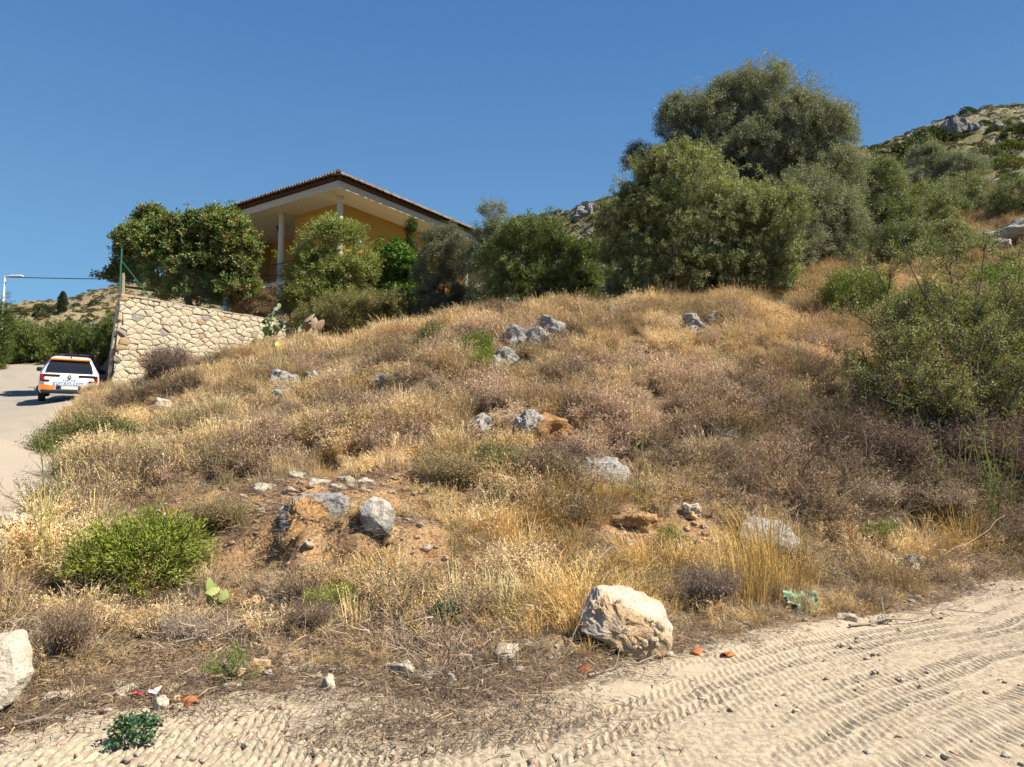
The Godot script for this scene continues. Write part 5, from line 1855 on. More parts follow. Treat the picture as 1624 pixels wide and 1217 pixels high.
	tree("roadside_bush", "upright green bush against the corner of the stone wall", "bush", "bushes behind the road", Vector2(-23.0, 42.0), [[-23.23, 8.36, 42.0, 0.85, 1.6, 0.72], [-22.6, 7.4, 42.0, 0.8, 1.0, 0.8]], green_tw, 1100, 1.2, -0.1, one, 0.08)
	tree("edge_tree", "dark green tree cut off by the left edge under the lamp", "tree", "", Vector2(-28.4, 40.0), [[-28.6, 8.69, 40.0, 0.9, 1.9, 0.8], [-28.9, 7.6, 40.0, 1.2, 1.2, 1.0]], green_tw, 1500, 1.2, -0.1, [Color(0.6, 0.68, 0.62), Color(0.85, 0.9, 0.85)], 0.09)
	tree("shade_bush", "small dark bush in the shadow left of the large round bush", "bush", "", Vector2(2.9, 26.0), [[2.91, 8.60, 26.0, 0.76, 0.9, 0.76], [2.4, 8.0, 25.5, 0.8, 0.6, 0.6]], green_tw, 1200, 0.9, -0.1, one, 0.06)
	tree("dry_vine", "brown withered creeper hanging behind the wall under the carob", "vine", "", Vector2(-11.4, 32.2), [[-11.47, 8.56, 32.2, 1.04, 0.9, 0.70], [-11.92, 9.35, 32.2, 0.68, 0.55, 0.60], [-10.6, 8.3, 32.4, 0.7, 0.7, 0.5]], [twig_mesh(26, 0.3, 0.05, 0.022, [Color(0.312, 0.200, 0.125), Color(0.400, 0.275, 0.175), Color(0.213, 0.125, 0.088)])], 1400, 1.0, -0.05, one, 0.05)
	tree("fence_scrub", "low olive brown scrub along the foot of the garden fence", "scrub", "", Vector2(-6.7, 29.0), [[-6.35, 7.55, 29.0, 1.79, 0.74, 1.07], [-7.86, 7.34, 29.0, 1.1, 0.6, 0.60], [-4.9, 7.6, 28.6, 1.2, 0.6, 0.8]], [twig_mesh(30, 0.32, 0.06, 0.02, [Color(0.200, 0.188, 0.075), Color(0.275, 0.237, 0.106), Color(0.138, 0.138, 0.050)])], 2400, 1.0, -0.05, one, 0.05)
	# almond with open branches at the right
	almond()
	var ur := [[16.2, 29.5, 1.5, 1.5, "olive green bush behind the almond on the upper right slope"], [17.6, 30.5, 1.6, 1.3, "grey green bush left of the rock ledge at far right"], [19.6, 31.5, 1.3, 1.2, "bush above the rock ledge at far right"], [18.6, 38.5, 1.8, 1.8, "green bush between the wild olive and the upright olive"], [15.4, 33.0, 1.6, 1.8, "tall green bush behind the wild olive"], [13.2, 24.6, 1.1, 1.0, "low green bush at the foot of the tall olive"], [15.0, 25.4, 1.2, 0.9, "low olive green scrub above the almond branches"], [20.8, 29.4, 1.2, 0.9, "low bush beside the rock ledge at the right edge"]]
	var un := 0
	for a in ur:
		un += 1
		var gy := ground(a[0], a[1])
		tree("hillside_bush", a[4], "bush", "bushes on the upper right slope", Vector2(a[0], a[1]), [[a[0], gy + a[3] * 0.9, a[1], a[2], a[3], a[2] * 0.8], [a[0] + a[2] * 0.5, gy + a[3] * 0.6, a[1] - 0.2, a[2] * 0.7, a[3] * 0.7, a[2] * 0.6]], [olive_tw[0], green_tw[0]] if un % 2 == 0 else bush_tw, int(700 * a[2]), 1.0, -0.05, one, 0.07)
	herb("leafy_shrub", "fresh green leafy shrub at the upper left of the almond tree", "shrub", at(9.45, 19.8), Vector3(1.7, 1.5, 1.2), twig_mesh(22, 0.26, 0.06, 0.03, [Color(0.213, 0.275, 0.056), Color(0.275, 0.325, 0.088), Color(0.150, 0.200, 0.037)]), 620, 0.95, one, 815)
	herb("leafy_shrub", "yellow green shrub behind the almond tree on the right slope", "shrub", at(14.6, 21.5), Vector3(1.6, 1.1, 1.2), twig_mesh(22, 0.26, 0.06, 0.03, [Color(0.200, 0.275, 0.050), Color(0.250, 0.312, 0.075), Color(0.138, 0.188, 0.037)]), 420, 0.95, one, 816)

func almond() -> void:
	# many-stemmed almond: crooked grey stems, side branches and small leaves along them
	rng.seed = 831
	var o := at(9.15, 14.5)
	var t := base("almond_tree", o)
	tag(t, "open leafy almond tree with grey crooked branches at the right edge", "tree")
	var spray := twig_mesh(13, 0.24, 0.052, 0.022, [Color(0.23, 0.245, 0.085), Color(0.30, 0.305, 0.125), Color(0.16, 0.175, 0.06), Color(0.37, 0.35, 0.17)], 0.9)
	var buf := PackedFloat32Array()
	var bark := Color(0.17, 0.145, 0.125)
	for e in [Vector3(6.51, 4.81, -14.30), Vector3(7.63, 6.08, -15.60), Vector3(8.13, 6.11, -15.00), Vector3(9.19, 6.37, -15.20), Vector3(10.19, 6.54, -15.50), Vector3(10.92, 6.27, -15.30), Vector3(6.65, 3.22, -13.60), Vector3(7.72, 3.91, -14.20), Vector3(9.60, 4.62, -14.00), Vector3(11.10, 5.37, -15.00), Vector3(6.32, 3.05, -14.20), Vector3(7.75, 2.86, -13.50), Vector3(9.85, 3.37, -13.80), Vector3(8.75, 4.88, -14.60)]:
		var b := MB.new()
		var tip: Vector3 = (e as Vector3) - o
		var start := Vector3(R(-0.25, 0.2), -0.1, R(-0.15, 0.15))
		var n := 9
		var pts := []
		for i in n + 1:
			var f := float(i) / n
			var p := start.lerp(tip, f)
			p.y += 0.35 * sin(f * PI) * R(0.2, 0.7) + R(-0.07, 0.07)
			p += rand_dir() * 0.1 * sin(f * PI)
			pts.append(p)
		b.tube(pts, taper(R(0.03, 0.045), 0.006, n), 6, bark)
		for k in 15:
			var i2 := 2 + rng.randi() % (n - 2)
			var q: Vector3 = pts[i2]
			var dir := ((tip - start).normalized() * 0.6 + rand_dir() + Vector3(0, 0.35, 0)).normalized()
			var l := R(0.3, 0.95)
			var side := wiggle(q, q + dir * l, 4, 0.09 * l)
			b.tube(side, taper(0.011, 0.003, 4), 4, bark)
			for m in int(l * 26.0):
				var f2 := R(0.1, 1.0)
				var w: Vector3 = (side[int(f2 * 3.99)] as Vector3).lerp(side[int(f2 * 3.99) + 1], fmod(f2 * 3.99, 1.0))
				var d2 := (dir * 0.5 + rand_dir() + Vector3(0, 0.4, 0)).normalized()
				b.tube([w, w + d2 * 0.16], [0.004, 0.002], 3, bark)
				var s := R(0.7, 1.15)
				push(buf, aim(d2, R(0, TAU), Vector3.ONE * s), w + d2 * 0.05, Color.WHITE * R(0.75, 1.15))
		obj("branch", b.mesh(M.bark), t)
	many("foliage", spray, buf, t)

var rock_spots: Array[Vector3] = []

func build_rocks() -> void:
	var grey := [Color(0.30, 0.288, 0.268), Color(0.42, 0.405, 0.375)]
	var white := [Color(0.46, 0.40, 0.305), Color(0.54, 0.49, 0.405)]
	var rusty := [Color(0.52, 0.40, 0.26), Color(0.62, 0.52, 0.38), Color(0.50, 0.24, 0.09)]
	# the big tilted boulder beside the track
	var o := at(0.92, 6.22)
	var t := base("boulder", o + Vector3(0, -0.05, 0), -0.12)
	tag(t, "large cream boulder full of embedded pebbles beside the sandy track", "rock")
	var poly := [Vector2(-0.28, 0.52), Vector2(-0.12, 0.51), Vector2(0.10, 0.42), Vector2(0.38, 0.27), Vector2(0.36, 0.10), Vector2(0.22, 0.0), Vector2(0.06, 0.03), Vector2(-0.16, 0.13), Vector2(-0.37, 0.22), Vector2(-0.36, 0.40)]
	obj("stone_body", outline_rock(poly, 0.44, 0.62, 0.05, [Color(0.54, 0.46, 0.35), Color(0.62, 0.56, 0.46), Color(0.55, 0.38, 0.22)], M.rock_fine, 3, 0.7, Vector3(0.06, 0.12, 0.0), Color(0.24, 0.225, 0.2), 0.5, 7, 0.8), t)
	rng.seed = 31
	var pm := []
	for k in 4:
		pm.append(rock_mesh(Vector3(1, 0.8, 0.6), 4, 6, 1.0, [Color(0.50, 0.41, 0.28), Color(0.55, 0.475, 0.36), Color(0.46, 0.32, 0.18)], M.rock_fine, 60 + k, Color(0.3, 0.26, 0.2), 0.15))
	rng.seed = 32
	for k in 110:
		var p := Vector2(R(-0.24, 0.34), R(0.12, 0.58))
		if not Geometry2D.is_point_in_polygon((p - Vector2(0.0, 0.29)) / 0.78 + Vector2(0.0, 0.29), PackedVector2Array(poly)) or Geometry2D.is_point_in_polygon(p, PackedVector2Array([Vector2(-0.4, 0.0), Vector2(-0.4, 0.4), Vector2(0.1, 0.13), Vector2(0.3, 0.0)])):
			continue
		var s := R(0.03, 0.085)
		var peb := obj("pebble", pm[k % 4], t)
		peb.transform = Transform3D(Basis.from_euler(Vector3(R(-0.5, 0.5) - 0.5, R(-0.5, 0.5), R(0, TAU))).scaled(Vector3(s, s, s * 0.7)), Vector3(p.x, p.y, 0.19 - (p.y - 0.26) * 0.62))
	# white boulder cut by the left edge
	var lw := outline_rock([Vector2(-0.34, 0.30), Vector2(-0.22, 0.50), Vector2(-0.02, 0.53), Vector2(0.10, 0.43), Vector2(0.16, 0.26), Vector2(0.12, 0.12), Vector2(-0.02, 0.03), Vector2(-0.28, -0.02), Vector2(-0.42, 0.10)], 0.34, 0.35, 0.035, [Color(0.49, 0.43, 0.335), Color(0.56, 0.51, 0.42)], M.rock_fine, 5, 0.82, Vector3.ZERO, Color(0.3, 0.27, 0.22), 0.25, 10, 0.75)
	tag(obj("boulder", lw, null, at(-3.2, 4.82, -0.03)), "smooth white boulder cut off by the left edge of the photo", "rock")
	# white rock on the orange ledge, its foot shadow painted as dark blotches
	var wb := outline_rock([Vector2(-0.20, 0.36), Vector2(-0.08, 0.43), Vector2(0.10, 0.36), Vector2(0.2, 0.2), Vector2(0.16, 0.02), Vector2(-0.02, -0.03), Vector2(-0.17, 0.06), Vector2(-0.21, 0.22)], 0.30, 0.5, 0.04, [Color(0.44, 0.40, 0.335), Color(0.54, 0.49, 0.415), Color(0.27, 0.26, 0.24)], M.rock_fine, 7, 0.8, Vector3.ZERO, Color(0.10, 0.09, 0.085), 0.7, 12, 0.66)
	tag(obj("rock", wb, null, at(-1.5, 8.42, -0.05)), "white rock with dark blotches at the end of the orange ledge", "rock")
	# grey ledge rock
	var lr := outline_rock([Vector2(-0.42, 0.02), Vector2(-0.38, 0.34), Vector2(-0.22, 0.56), Vector2(0.10, 0.60), Vector2(0.42, 0.52), Vector2(0.52, 0.38), Vector2(0.3, 0.24), Vector2(0.05, 0.1), Vector2(-0.2, -0.04)], 0.5, 0.6, 0.06, [Color(0.22, 0.225, 0.23), Color(0.32, 0.31, 0.29), Color(0.45, 0.26, 0.11)], M.rock, 9)
	tag(obj("rock", lr, null, at(-2.3, 8.62, -0.34)), "blue grey slanted rock face under the orange soil ledge", "rock")
	# pale rock behind the golden stalks
	var pr := outline_rock([Vector2(-0.5, 0.30), Vector2(-0.38, 0.58), Vector2(-0.05, 0.64), Vector2(0.22, 0.52), Vector2(0.42, 0.30), Vector2(0.48, 0.0), Vector2(0.34, -0.08), Vector2(0.22, 0.14), Vector2(-0.1, 0.1), Vector2(-0.4, 0.02)], 0.5, 0.7, 0.05, [Color(0.28, 0.27, 0.24), Color(0.42, 0.395, 0.345)], M.rock, 11)
	tag(obj("rock", pr, null, at(3.35, 9.8, -0.1)), "pale grey arched rock behind the tall golden stalks", "rock")
	# dark overhanging ledge in the middle of the slope
	var dl := outline_rock([Vector2(-0.55, 0.05), Vector2(-0.5, 0.45), Vector2(-0.2, 0.62), Vector2(0.3, 0.58), Vector2(0.55, 0.35), Vector2(0.5, 0.05), Vector2(0.1, -0.1), Vector2(-0.3, -0.08)], 0.7, 0.7, 0.08, grey, M.rock, 13)
	tag(obj("rock", dl, null, at(1.3, 11.45, -0.28)), "dark bluish grey rock below the dense dry scrub, mid slope", "rock")
	var list := [
		[-2.7, 15.8, 0.95, 0.42, "low grey pointed rock in the middle left of the slope"], [-5.14, 16.8, 0.66, 0.42, "left of three light grey rocks below the prickly pear"], [-4.55, 17.0, 0.5, 0.4, "right of three light grey rocks below the prickly pear"],
		[-4.81, 15.4, 0.45, 0.42, "lowest of the grey rocks below the prickly pear"], [0.41, 16.8, 1.0, 0.66, "largest rounded grey rock on the upper slope"], [0.95, 17.9, 0.95, 0.55, "flat grey rock just above the largest rounded rock"],
		[-0.2, 16.3, 0.65, 0.42, "grey rock at the lower left of the rounded rock"], [3.89, 18.4, 0.75, 0.4, "left rock of the pale grey cluster near the slope top"], [4.6, 18.6, 0.5, 0.46, "upright rock in the pale grey cluster near the slope top"],
		[4.49, 18.0, 0.5, 0.36, "lowest rock in the pale grey cluster near the slope top"], [5.2, 19.1, 0.6, 0.3, "right rock of the pale grey cluster near the slope top"], [-0.58, 13.1, 0.55, 0.4, "lone light grey rock in the middle of the slope"],
		[0.25, 12.8, 0.52, 0.5, "grey rock left of the orange earth bank, mid slope"], [2.66, 20.0, 0.9, 0.26, "low grey slab in the grass under the large round bush"], [3.82, 13.2, 0.5, 0.3, "dark grey rock in the shade right of centre"],
		[-8.65, 18.4, 0.42, 0.34, "pale stone on orange earth below the dark dry bush"], [-9.91, 18.6, 0.3, 0.22, "small pale stone left of the dark dry bush"], [18.2, 26.5, 2.6, 0.9, "long grey rock ledge on the hillside at far right"], [17.0, 25.8, 1.6, 0.5, "flat grey slab in front of the ledge at far right"],
		[5.4, 10.3, 0.42, 0.24, "dark grey rock at the foot of the slope by the track"], [-5.35, 8.0, 0.5, 0.16, "flat white stone at the edge of the paved road"], [-6.6, 21.6, 0.5, 0.3, "pale stone below the prickly pear"], [2.5, 10.3, 0.25, 0.2, "tan stone above the heap of orange stones"]]
	var n := 0
	for a in list:
		n += 1
		var pal: Array = grey if a[2] > 0.43 and a[1] > 11.0 else white
		var ob := obj("rock", rock_mesh(Vector3(a[2] * 1.25, a[3] * 1.25, a[2]), 14, 14, 1.0, pal, M.rock, 100 + n), null, at(a[0], a[1], a[3] * 0.1))
		rock_spots.append(Vector3(a[0], a[1], a[2]))
		ob.rotation.y = n * 0.7
		tag(ob, a[4], "rock", "rocks on the slope")
	# orange earth bank and clod
	tag(obj("earth_bank", rock_mesh(Vector3(0.8, 0.5, 0.7), 9, 14, 1.0, [Color(0.42, 0.20, 0.07), Color(0.48, 0.31, 0.15)], M.soil, 151), null, at(0.68, 12.9, 0.05)), "crumbling orange earth bank in the middle of the slope", "earth")
	tag(obj("earth_bank", rock_mesh(Vector3(0.7, 0.3, 0.5), 9, 14, 1.0, [Color(0.40, 0.22, 0.09), Color(0.48, 0.33, 0.17)], M.soil, 152), null, at(1.66, 9.9, 0.02)), "orange earth clod at the foot of the tall fennel stalk", "earth")
	# single stones
	var sm := []
	for k in 5:
		sm.append(rock_mesh(Vector3(1, 0.8, 0.8), 7, 7, 1.0, white, M.rock_fine, 170 + k))
	var om := []
	for k in 3:
		om.append(rock_mesh(Vector3(1, 0.8, 0.8), 7, 7, 1.0, [Color(0.56, 0.33, 0.15), Color(0.64, 0.46, 0.27)], M.rock_fine, 180 + k))
	var stones := [
		[-0.04, 5.89, 0.24, 0.22, 0, "cream angular stone left of the big boulder"], [-0.81, 5.7, 0.19, 0.11, 0, "flat cream stone in the row left of the cream angular stone"], [-0.6, 5.61, 0.17, 0.1, 0, "white flat stone second left of the cream angular stone"],
		[-1.28, 5.33, 0.11, 0.15, 0, "upright white stone standing alone on the sand edge"], [-0.43, 5.42, 0.08, 0.1, 0, "small tilted white stone on the dark litter"], [-0.47, 9.7, 0.18, 0.14, 0, "white stone lying right of the orange ledge"],
		[3.39, 7.67, 0.17, 0.11, 0, "tan stone at the sand edge below the green plastic"], [3.76, 7.67, 0.13, 0.09, 0, "white stone at the sand edge right of the tan one"], [-0.18, 6.91, 0.16, 0.13, 0, "pale stone in the golden grass above the cream stone"],
		[-0.62, 5.95, 0.15, 0.14, 1, "rounded orange stone behind the flat cream stones"], [-0.85, 7.98, 0.22, 0.11, 1, "flat orange stone below the orange ledge"], [3.36, 11.94, 0.15, 0.1, 0, "single white stone on brown scrub right of centre"],
		[6.91, 14.87, 0.18, 0.25, 0, "pale upright stone in the shade under the almond"], [-2.27, 4.95, 0.11, 0.1, 0, "cream stone right of the green plant on the sand"], [-1.35, 8.35, 0.15, 0.18, 1, "tan stone leaning beside the blotched white rock"],
		[-2.32, 10.6, 0.24, 0.27, 0, "upright cream stone on the orange soil platform"]]
	n = 0
	for a in stones:
		n += 1
		var ob2 := obj("stone", (sm if a[4] == 0 else om)[n % 3], null, at(a[0], a[1], a[3] * 0.28))
		ob2.scale = Vector3(a[2], a[3] * 1.15, a[2] * 0.85) * 1.12
		ob2.rotation.y = n * 1.3
		tag(ob2, a[5], "stone", "loose stones on the slope")
	for g in [
		["small orange stone in the heap left of the golden stalks", 1, [[2.47, 10.22, 0.17], [2.37, 9.62, 0.13], [2.51, 9.72, 0.11], [2.64, 9.7, 0.11], [2.3, 9.9, 0.1]]],
		["small pale stone among the rubbish behind the white boulder", 0, [[-2.65, 5.25, 0.11], [-2.64, 5.14, 0.07], [-2.39, 5.39, 0.08], [-3.01, 5.1, 0.14], [-2.71, 4.71, 0.09], [-2.17, 4.98, 0.06], [-2.31, 5.68, 0.07]]],
		["small orange stone on the soil at the lower left", 1, [[-2.22, 5.1, 0.08], [-2.03, 5.57, 0.11], [-2.96, 6.51, 0.13], [-2.52, 7.34, 0.17], [-1.9, 5.75, 0.13], [-1.75, 5.9, 0.09]]],
		["small pale stone along the inner edge of the sandy track", 0, [[0.14, 6.15, 0.09], [1.25, 6.08, 0.09], [-1.68, 5.77, 0.11], [-1.42, 5.59, 0.08], [-1.12, 5.39, 0.07], [-0.37, 5.77, 0.08], [-1.07, 8.64, 0.1], [4.9, 9.1, 0.1], [5.2, 9.4, 0.12], [4.7, 8.9, 0.08], [-2.97, 6.43, 0.11], [-0.2, 5.65, 0.06], [0.5, 5.75, 0.06], [-1.95, 5.35, 0.1], [-1.8, 5.62, 0.08], [-1.55, 5.85, 0.12], [-0.95, 5.85, 0.09], [-0.72, 5.45, 0.06], [0.05, 5.62, 0.07], [-2.5, 5.55, 0.1], [-2.1, 5.9, 0.12], [-1.3, 6.05, 0.1], [0.35, 6.0, 0.06], [2.2, 7.1, 0.07], [2.9, 7.5, 0.06], [-2.85, 5.5, 0.09]]],
		["pale stone on the orange soil platform", 0, [[-3.39, 10.76, 0.2], [-3.22, 11.11, 0.29], [-2.79, 10.89, 0.22], [-2.39, 10.02, 0.22], [-2.66, 10.1, 0.22], [-2.55, 9.4, 0.24], [-3.51, 10.59, 0.36], [-2.0, 10.18, 0.21], [-2.52, 11.11, 0.19], [-2.2, 9.6, 0.16], [-2.9, 9.7, 0.18], [-1.8, 9.3, 0.13], [-2.7, 8.9, 0.16], [-3.1, 9.2, 0.14], [-1.9, 8.9, 0.15]]]]:
		for p in g[2]:
			n += 1
			var ob3 := obj("stone", (sm if g[1] == 0 else om)[n % 3], null, at(p[0], p[1], p[2] * 0.12))
			ob3.scale = Vector3(p[2], p[2] * 0.62, p[2] * 0.8) * 1.3
			ob3.rotation = Vector3(0.2 * sin(n * 2.1), n * 1.9, 0.2 * cos(n * 1.3))
			tag(ob3, g[0], "stone", g[0])
	# broken roof tile
	rng.seed = 51
	var tiles := [[1.49, 6.13, 0.1, "orange tile shard just right of the big boulder"], [1.72, 6.06, 0.09, "orange tile shard on the sand right of the boulder's shard"], [2.14, 8.1, 0.1, "narrow red tile shard in the dead brush right of the boulder"], [0.55, 5.7, 0.1, "curved orange tile shard on the litter below the boulder"], [-2.12, 5.05, 0.08, "orange tile shard beside the cream stone at lower left"], [-2.9, 6.6, 0.12, "large orange tile shard under the small prickly pear"]]
	for a in tiles:
		var b := MB.new()
		var arc := 5
		for k in arc:
			var a0 := lerpf(0.5, 2.4, float(k) / arc); var a1 := lerpf(0.5, 2.4, float(k + 1) / arc)
			var l0: float = a[2] * R(0.7, 1.0); 
			for rr in [0.06, 0.048]:
				b.quad(Vector3(cos(a0) * rr, sin(a0) * rr, -l0 * 0.5), Vector3(cos(a1) * rr, sin(a1) * rr, -l0 * 0.5), Vector3(cos(a1) * rr, sin(a1) * rr, l0 * 0.5), Vector3(cos(a0) * rr, sin(a0) * rr, l0 * 0.5))
			for sg in [-0.5, 0.5]:
				b.quad(Vector3(cos(a0) * 0.06, sin(a0) * 0.06, l0 * sg), Vector3(cos(a1) * 0.06, sin(a1) * 0.06, l0 * sg), Vector3(cos(a1) * 0.048, sin(a1) * 0.048, l0 * sg), Vector3(cos(a0) * 0.048, sin(a0) * 0.048, l0 * sg))
		var ob4 := obj("tile_shard", b.mesh(M.terracotta), null, at(a[0], a[1], -0.022))
		ob4.rotation = Vector3(R(-0.3, 0.3), R(0, TAU), R(-0.3, 0.3))
		tag(ob4, a[3], "tile shard", "broken tiles")

func crumpled(size: Vector3, n: int, seed_: int, m: Material) -> ArrayMesh:
	# crumpled sheet with thickness of folds
	var v := PackedVector3Array(); var idx := PackedInt32Array()
	var off := Vector3(seed_ * 31.0, 0, 0)
	for s in 2:
		for j in n + 1:
			for i in n + 1:
				var p := Vector3((float(i) / n - 0.5) * size.x, 0, (float(j) / n - 0.5) * size.z)
				p.y = size.y * (0.5 + 0.9 * N2.get_noise_3dv(p * 500.0 + off) + 0.4 * N2.get_noise_3dv(p * 1400.0 + off)) - s * 0.006
				p.x += 0.05 * size.x * N1.get_noise_3dv(p * 900.0 + off)
				v.append(p)
	var w := n + 1
	for s in 2:
		for j in n:
			for i in n:
				var k := s * w * w + j * w + i
				if s == 0:
					idx.append_array(PackedInt32Array([k, k + 1, k + w + 1, k, k + w + 1, k + w]))
				else:
					idx.append_array(PackedInt32Array([k, k + w + 1, k + 1, k, k + w, k + w + 1]))
	return smooth_mesh(v, idx, PackedColorArray(), m)

func build_plants() -> void:
	var one := [Color(0.85, 0.85, 0.85), Color(1.15, 1.15, 1.1)]
	rng.seed = 901
	var lime := twig_mesh(40, 0.22, 0.035, 0.009, [Color(0.20, 0.26, 0.03), Color(0.26, 0.31, 0.05), Color(0.14, 0.19, 0.02), Color(0.30, 0.33, 0.09)], 0.6)
	herb("green_shrub", "bright lime green feathery shrub in the left foreground", "shrub", at(-3.8, 7.5), Vector3(0.8, 0.55, 0.6), lime, 300, 1.35, one, 902, true, "", 0.0)
	herb("green_shrub", "upper sprigs of lime green feathery shrub leaning right, left foreground", "shrub", at(-3.55, 7.8), Vector3(0.5, 0.62, 0.45), lime, 190, 1.25, one, 919, true, "", 0.0)
	var dull := twig_mesh(34, 0.26, 0.04, 0.018, [Color(0.115, 0.14, 0.04), Color(0.15, 0.175, 0.055), Color(0.08, 0.10, 0.03), Color(0.20, 0.21, 0.085)], 0.8)
	herb("green_shrub", "low dark green shrub beside the paved road", "shrub", at(-8.2, 14.3), Vector3(1.7, 0.85, 1.2), dull, 700, 0.9, one, 903)
	herb("green_shrub", "small vivid green shrub among dry grass left of the rounded rock", "shrub", at(-0.8, 16.2), Vector3(0.6, 0.6, 0.5), lime, 250, 1.0, [Color(0.6, 0.75, 0.6), Color(0.85, 0.95, 0.8)], 904)
	herb("green_shrub", "narrow green tuft below the small vivid green shrub", "shrub", at(-0.61, 15.2), Vector3(0.3, 0.55, 0.3), lime, 90, 0.9, [Color(0.8, 0.85, 0.8), Color(1.1, 1.1, 1.0)], 905)
	herb("green_shrub", "yellowish lime tuft above the dark dead bush in front", "shrub", at(-1.65, 6.95), Vector3(0.36, 0.26, 0.3), lime, 150, 0.55, [Color(1.2, 1.15, 1.3), Color(1.5, 1.4, 1.6)], 906)
	herb("green_shrub", "dull green tuft in the tan grass at the upper left", "shrub", at(-2.0, 17.6), Vector3(0.5, 0.8, 0.4), dull, 120, 0.9, one, 907)
	herb("green_shrub", "olive green weed patch in the middle of the slope", "shrub", at(-0.2, 11.0), Vector3(0.7, 0.5, 0.5), dull, 150, 0.7, [Color(1.0, 1.0, 1.0), Color(1.4, 1.3, 1.2)], 908)
	herb("green_shrub", "small fresh green weed below the orange earth clod", "weed", at(2.0, 9.45), Vector3(0.28, 0.2, 0.25), lime, 60, 0.6, one, 909)
	var blue := twig_mesh(20, 0.12, 0.05, 0.035, [Color(0.05, 0.12, 0.055), Color(0.08, 0.16, 0.08), Color(0.035, 0.085, 0.04), Color(0.11, 0.19, 0.10)], 0.9)
	herb("green_plant", "blue green leafy plant growing alone on the sandy track", "plant", at(-2.17, 4.42), Vector3(0.17, 0.12, 0.15), blue, 60, 0.42, one, 910, false)
	herb("green_plant", "bluish green weed in the golden grass behind the big boulder", "plant", at(0.26, 8.2), Vector3(0.4, 0.36, 0.3), blue, 34, 0.5, [Color(1.2, 1.2, 1.3), Color(1.6, 1.5, 1.7)], 911, true, "", 0.05)
	herb("green_plant", "dark green weed at the foot of a thin stalk, centre front", "plant", at(-0.6, 6.7), Vector3(0.26, 0.2, 0.24), blue, 34, 0.5, one, 912)
	herb("green_plant", "sparse green weed at the sand edge in the lower left", "plant", at(-2.0, 5.5), Vector3(0.3, 0.18, 0.25), lime, 34, 0.5, [Color(0.5, 0.7, 0.6), Color(0.7, 0.85, 0.8)], 913, true, "", 0.05)
	herb("green_plant", "green weed right of the pale arched rock", "plant", at(5.2, 10.5), Vector3(0.5, 0.6, 0.4), lime, 90, 0.7, [Color(0.5, 0.7, 0.6), Color(0.8, 0.9, 0.8)], 914, true, "", 0.05)
	# dry bushes that stand out
	var dk := [Color(0.13, 0.095, 0.075), Color(0.18, 0.135, 0.105), Color(0.10, 0.07, 0.055)]
	var dkt := [Color(0.18, 0.125, 0.095), Color(0.25, 0.18, 0.135), Color(0.13, 0.09, 0.07)]
	dry_bush("large dark brown dead bush in front of the stone wall", -9.6, 20.4, Vector3(1.35, 1.25, 1.0), dk, dkt, 921, 260)
	dry_bush("dark brown dead bush beside the wall corner near the car", -10.7, 22.9, Vector3(1.0, 1.1, 0.9), dk, dkt, 922, 200)
	dry_bush("blackish dead bush below the yellowish lime tuft", -1.74, 6.5, Vector3(0.38, 0.3, 0.34), dk, dkt, 923, 140)
	dry_bush("dark purple brown bush above the dark grey rock, mid slope", 0.75, 11.9, Vector3(0.75, 0.6, 0.6), dk, dkt, 924, 190)
	dry_bush("brown dead bush right of the big boulder", 1.95, 7.5, Vector3(0.45, 0.5, 0.45), dk, [Color(0.24, 0.19, 0.15), Color(0.30, 0.24, 0.19)], 925, 200)
	dry_bush("grey dead bush under the lime green shrub", -2.9, 6.5, Vector3(0.6, 0.34, 0.45), [Color(0.22, 0.18, 0.15), Color(0.30, 0.25, 0.21)], [Color(0.30, 0.25, 0.20), Color(0.38, 0.32, 0.26)], 926, 170)
	dry_bush("brown tall dead tuft behind the white boulder", -3.35, 5.75, Vector3(0.3, 0.55, 0.3), dk, [Color(0.26, 0.18, 0.12), Color(0.33, 0.24, 0.16)], 927, 120)
	dry_bush("russet round bush under the garden fence scrub", -3.0, 19.4, Vector3(0.95, 0.85, 0.8), [Color(0.34, 0.21, 0.10), Color(0.42, 0.28, 0.14)], [Color(0.47, 0.32, 0.17), Color(0.40, 0.25, 0.12)], 928, 200)
	dry_bush("brown rounded bush right of the orange soil platform", -0.9, 10.6, Vector3(0.95, 0.75, 0.8), [Color(0.22, 0.17, 0.09), Color(0.3, 0.24, 0.13)], [Color(0.36, 0.29, 0.16), Color(0.28, 0.22, 0.11)], 929, 220)
	dry_bush("olive brown bush left of the orange ledge", -3.5, 8.9, Vector3(0.7, 0.62, 0.6), [Color(0.22, 0.17, 0.09), Color(0.28, 0.22, 0.12)], [Color(0.34, 0.27, 0.15), Color(0.26, 0.2, 0.1)], 930, 190)
	dry_bush("dark tangled bush under the almond tree", 7.6, 13.1, Vector3(1.1, 0.8, 0.8), dk, dkt, 931, 230)
	dry_bush("dark tangled bush at the right edge under the almond", 9.3, 13.4, Vector3(1.1, 0.95, 0.8), dk, dkt, 932, 230)
	dry_bush("rust coloured dry bush on the slope near the wall", -7.4, 20.6, Vector3(0.8, 0.95, 0.7), [Color(0.30, 0.19, 0.09), Color(0.38, 0.26, 0.13)], [Color(0.40, 0.28, 0.15), Color(0.33, 0.22, 0.11)], 933, 170)
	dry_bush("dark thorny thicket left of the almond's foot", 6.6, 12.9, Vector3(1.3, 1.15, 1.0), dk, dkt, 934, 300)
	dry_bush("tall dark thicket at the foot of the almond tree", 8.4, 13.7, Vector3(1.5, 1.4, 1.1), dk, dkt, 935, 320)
	dry_bush("dark thicket filling the right edge behind the fennel", 10.4, 14.2, Vector3(1.6, 1.5, 1.2), dk, dkt, 936, 320)
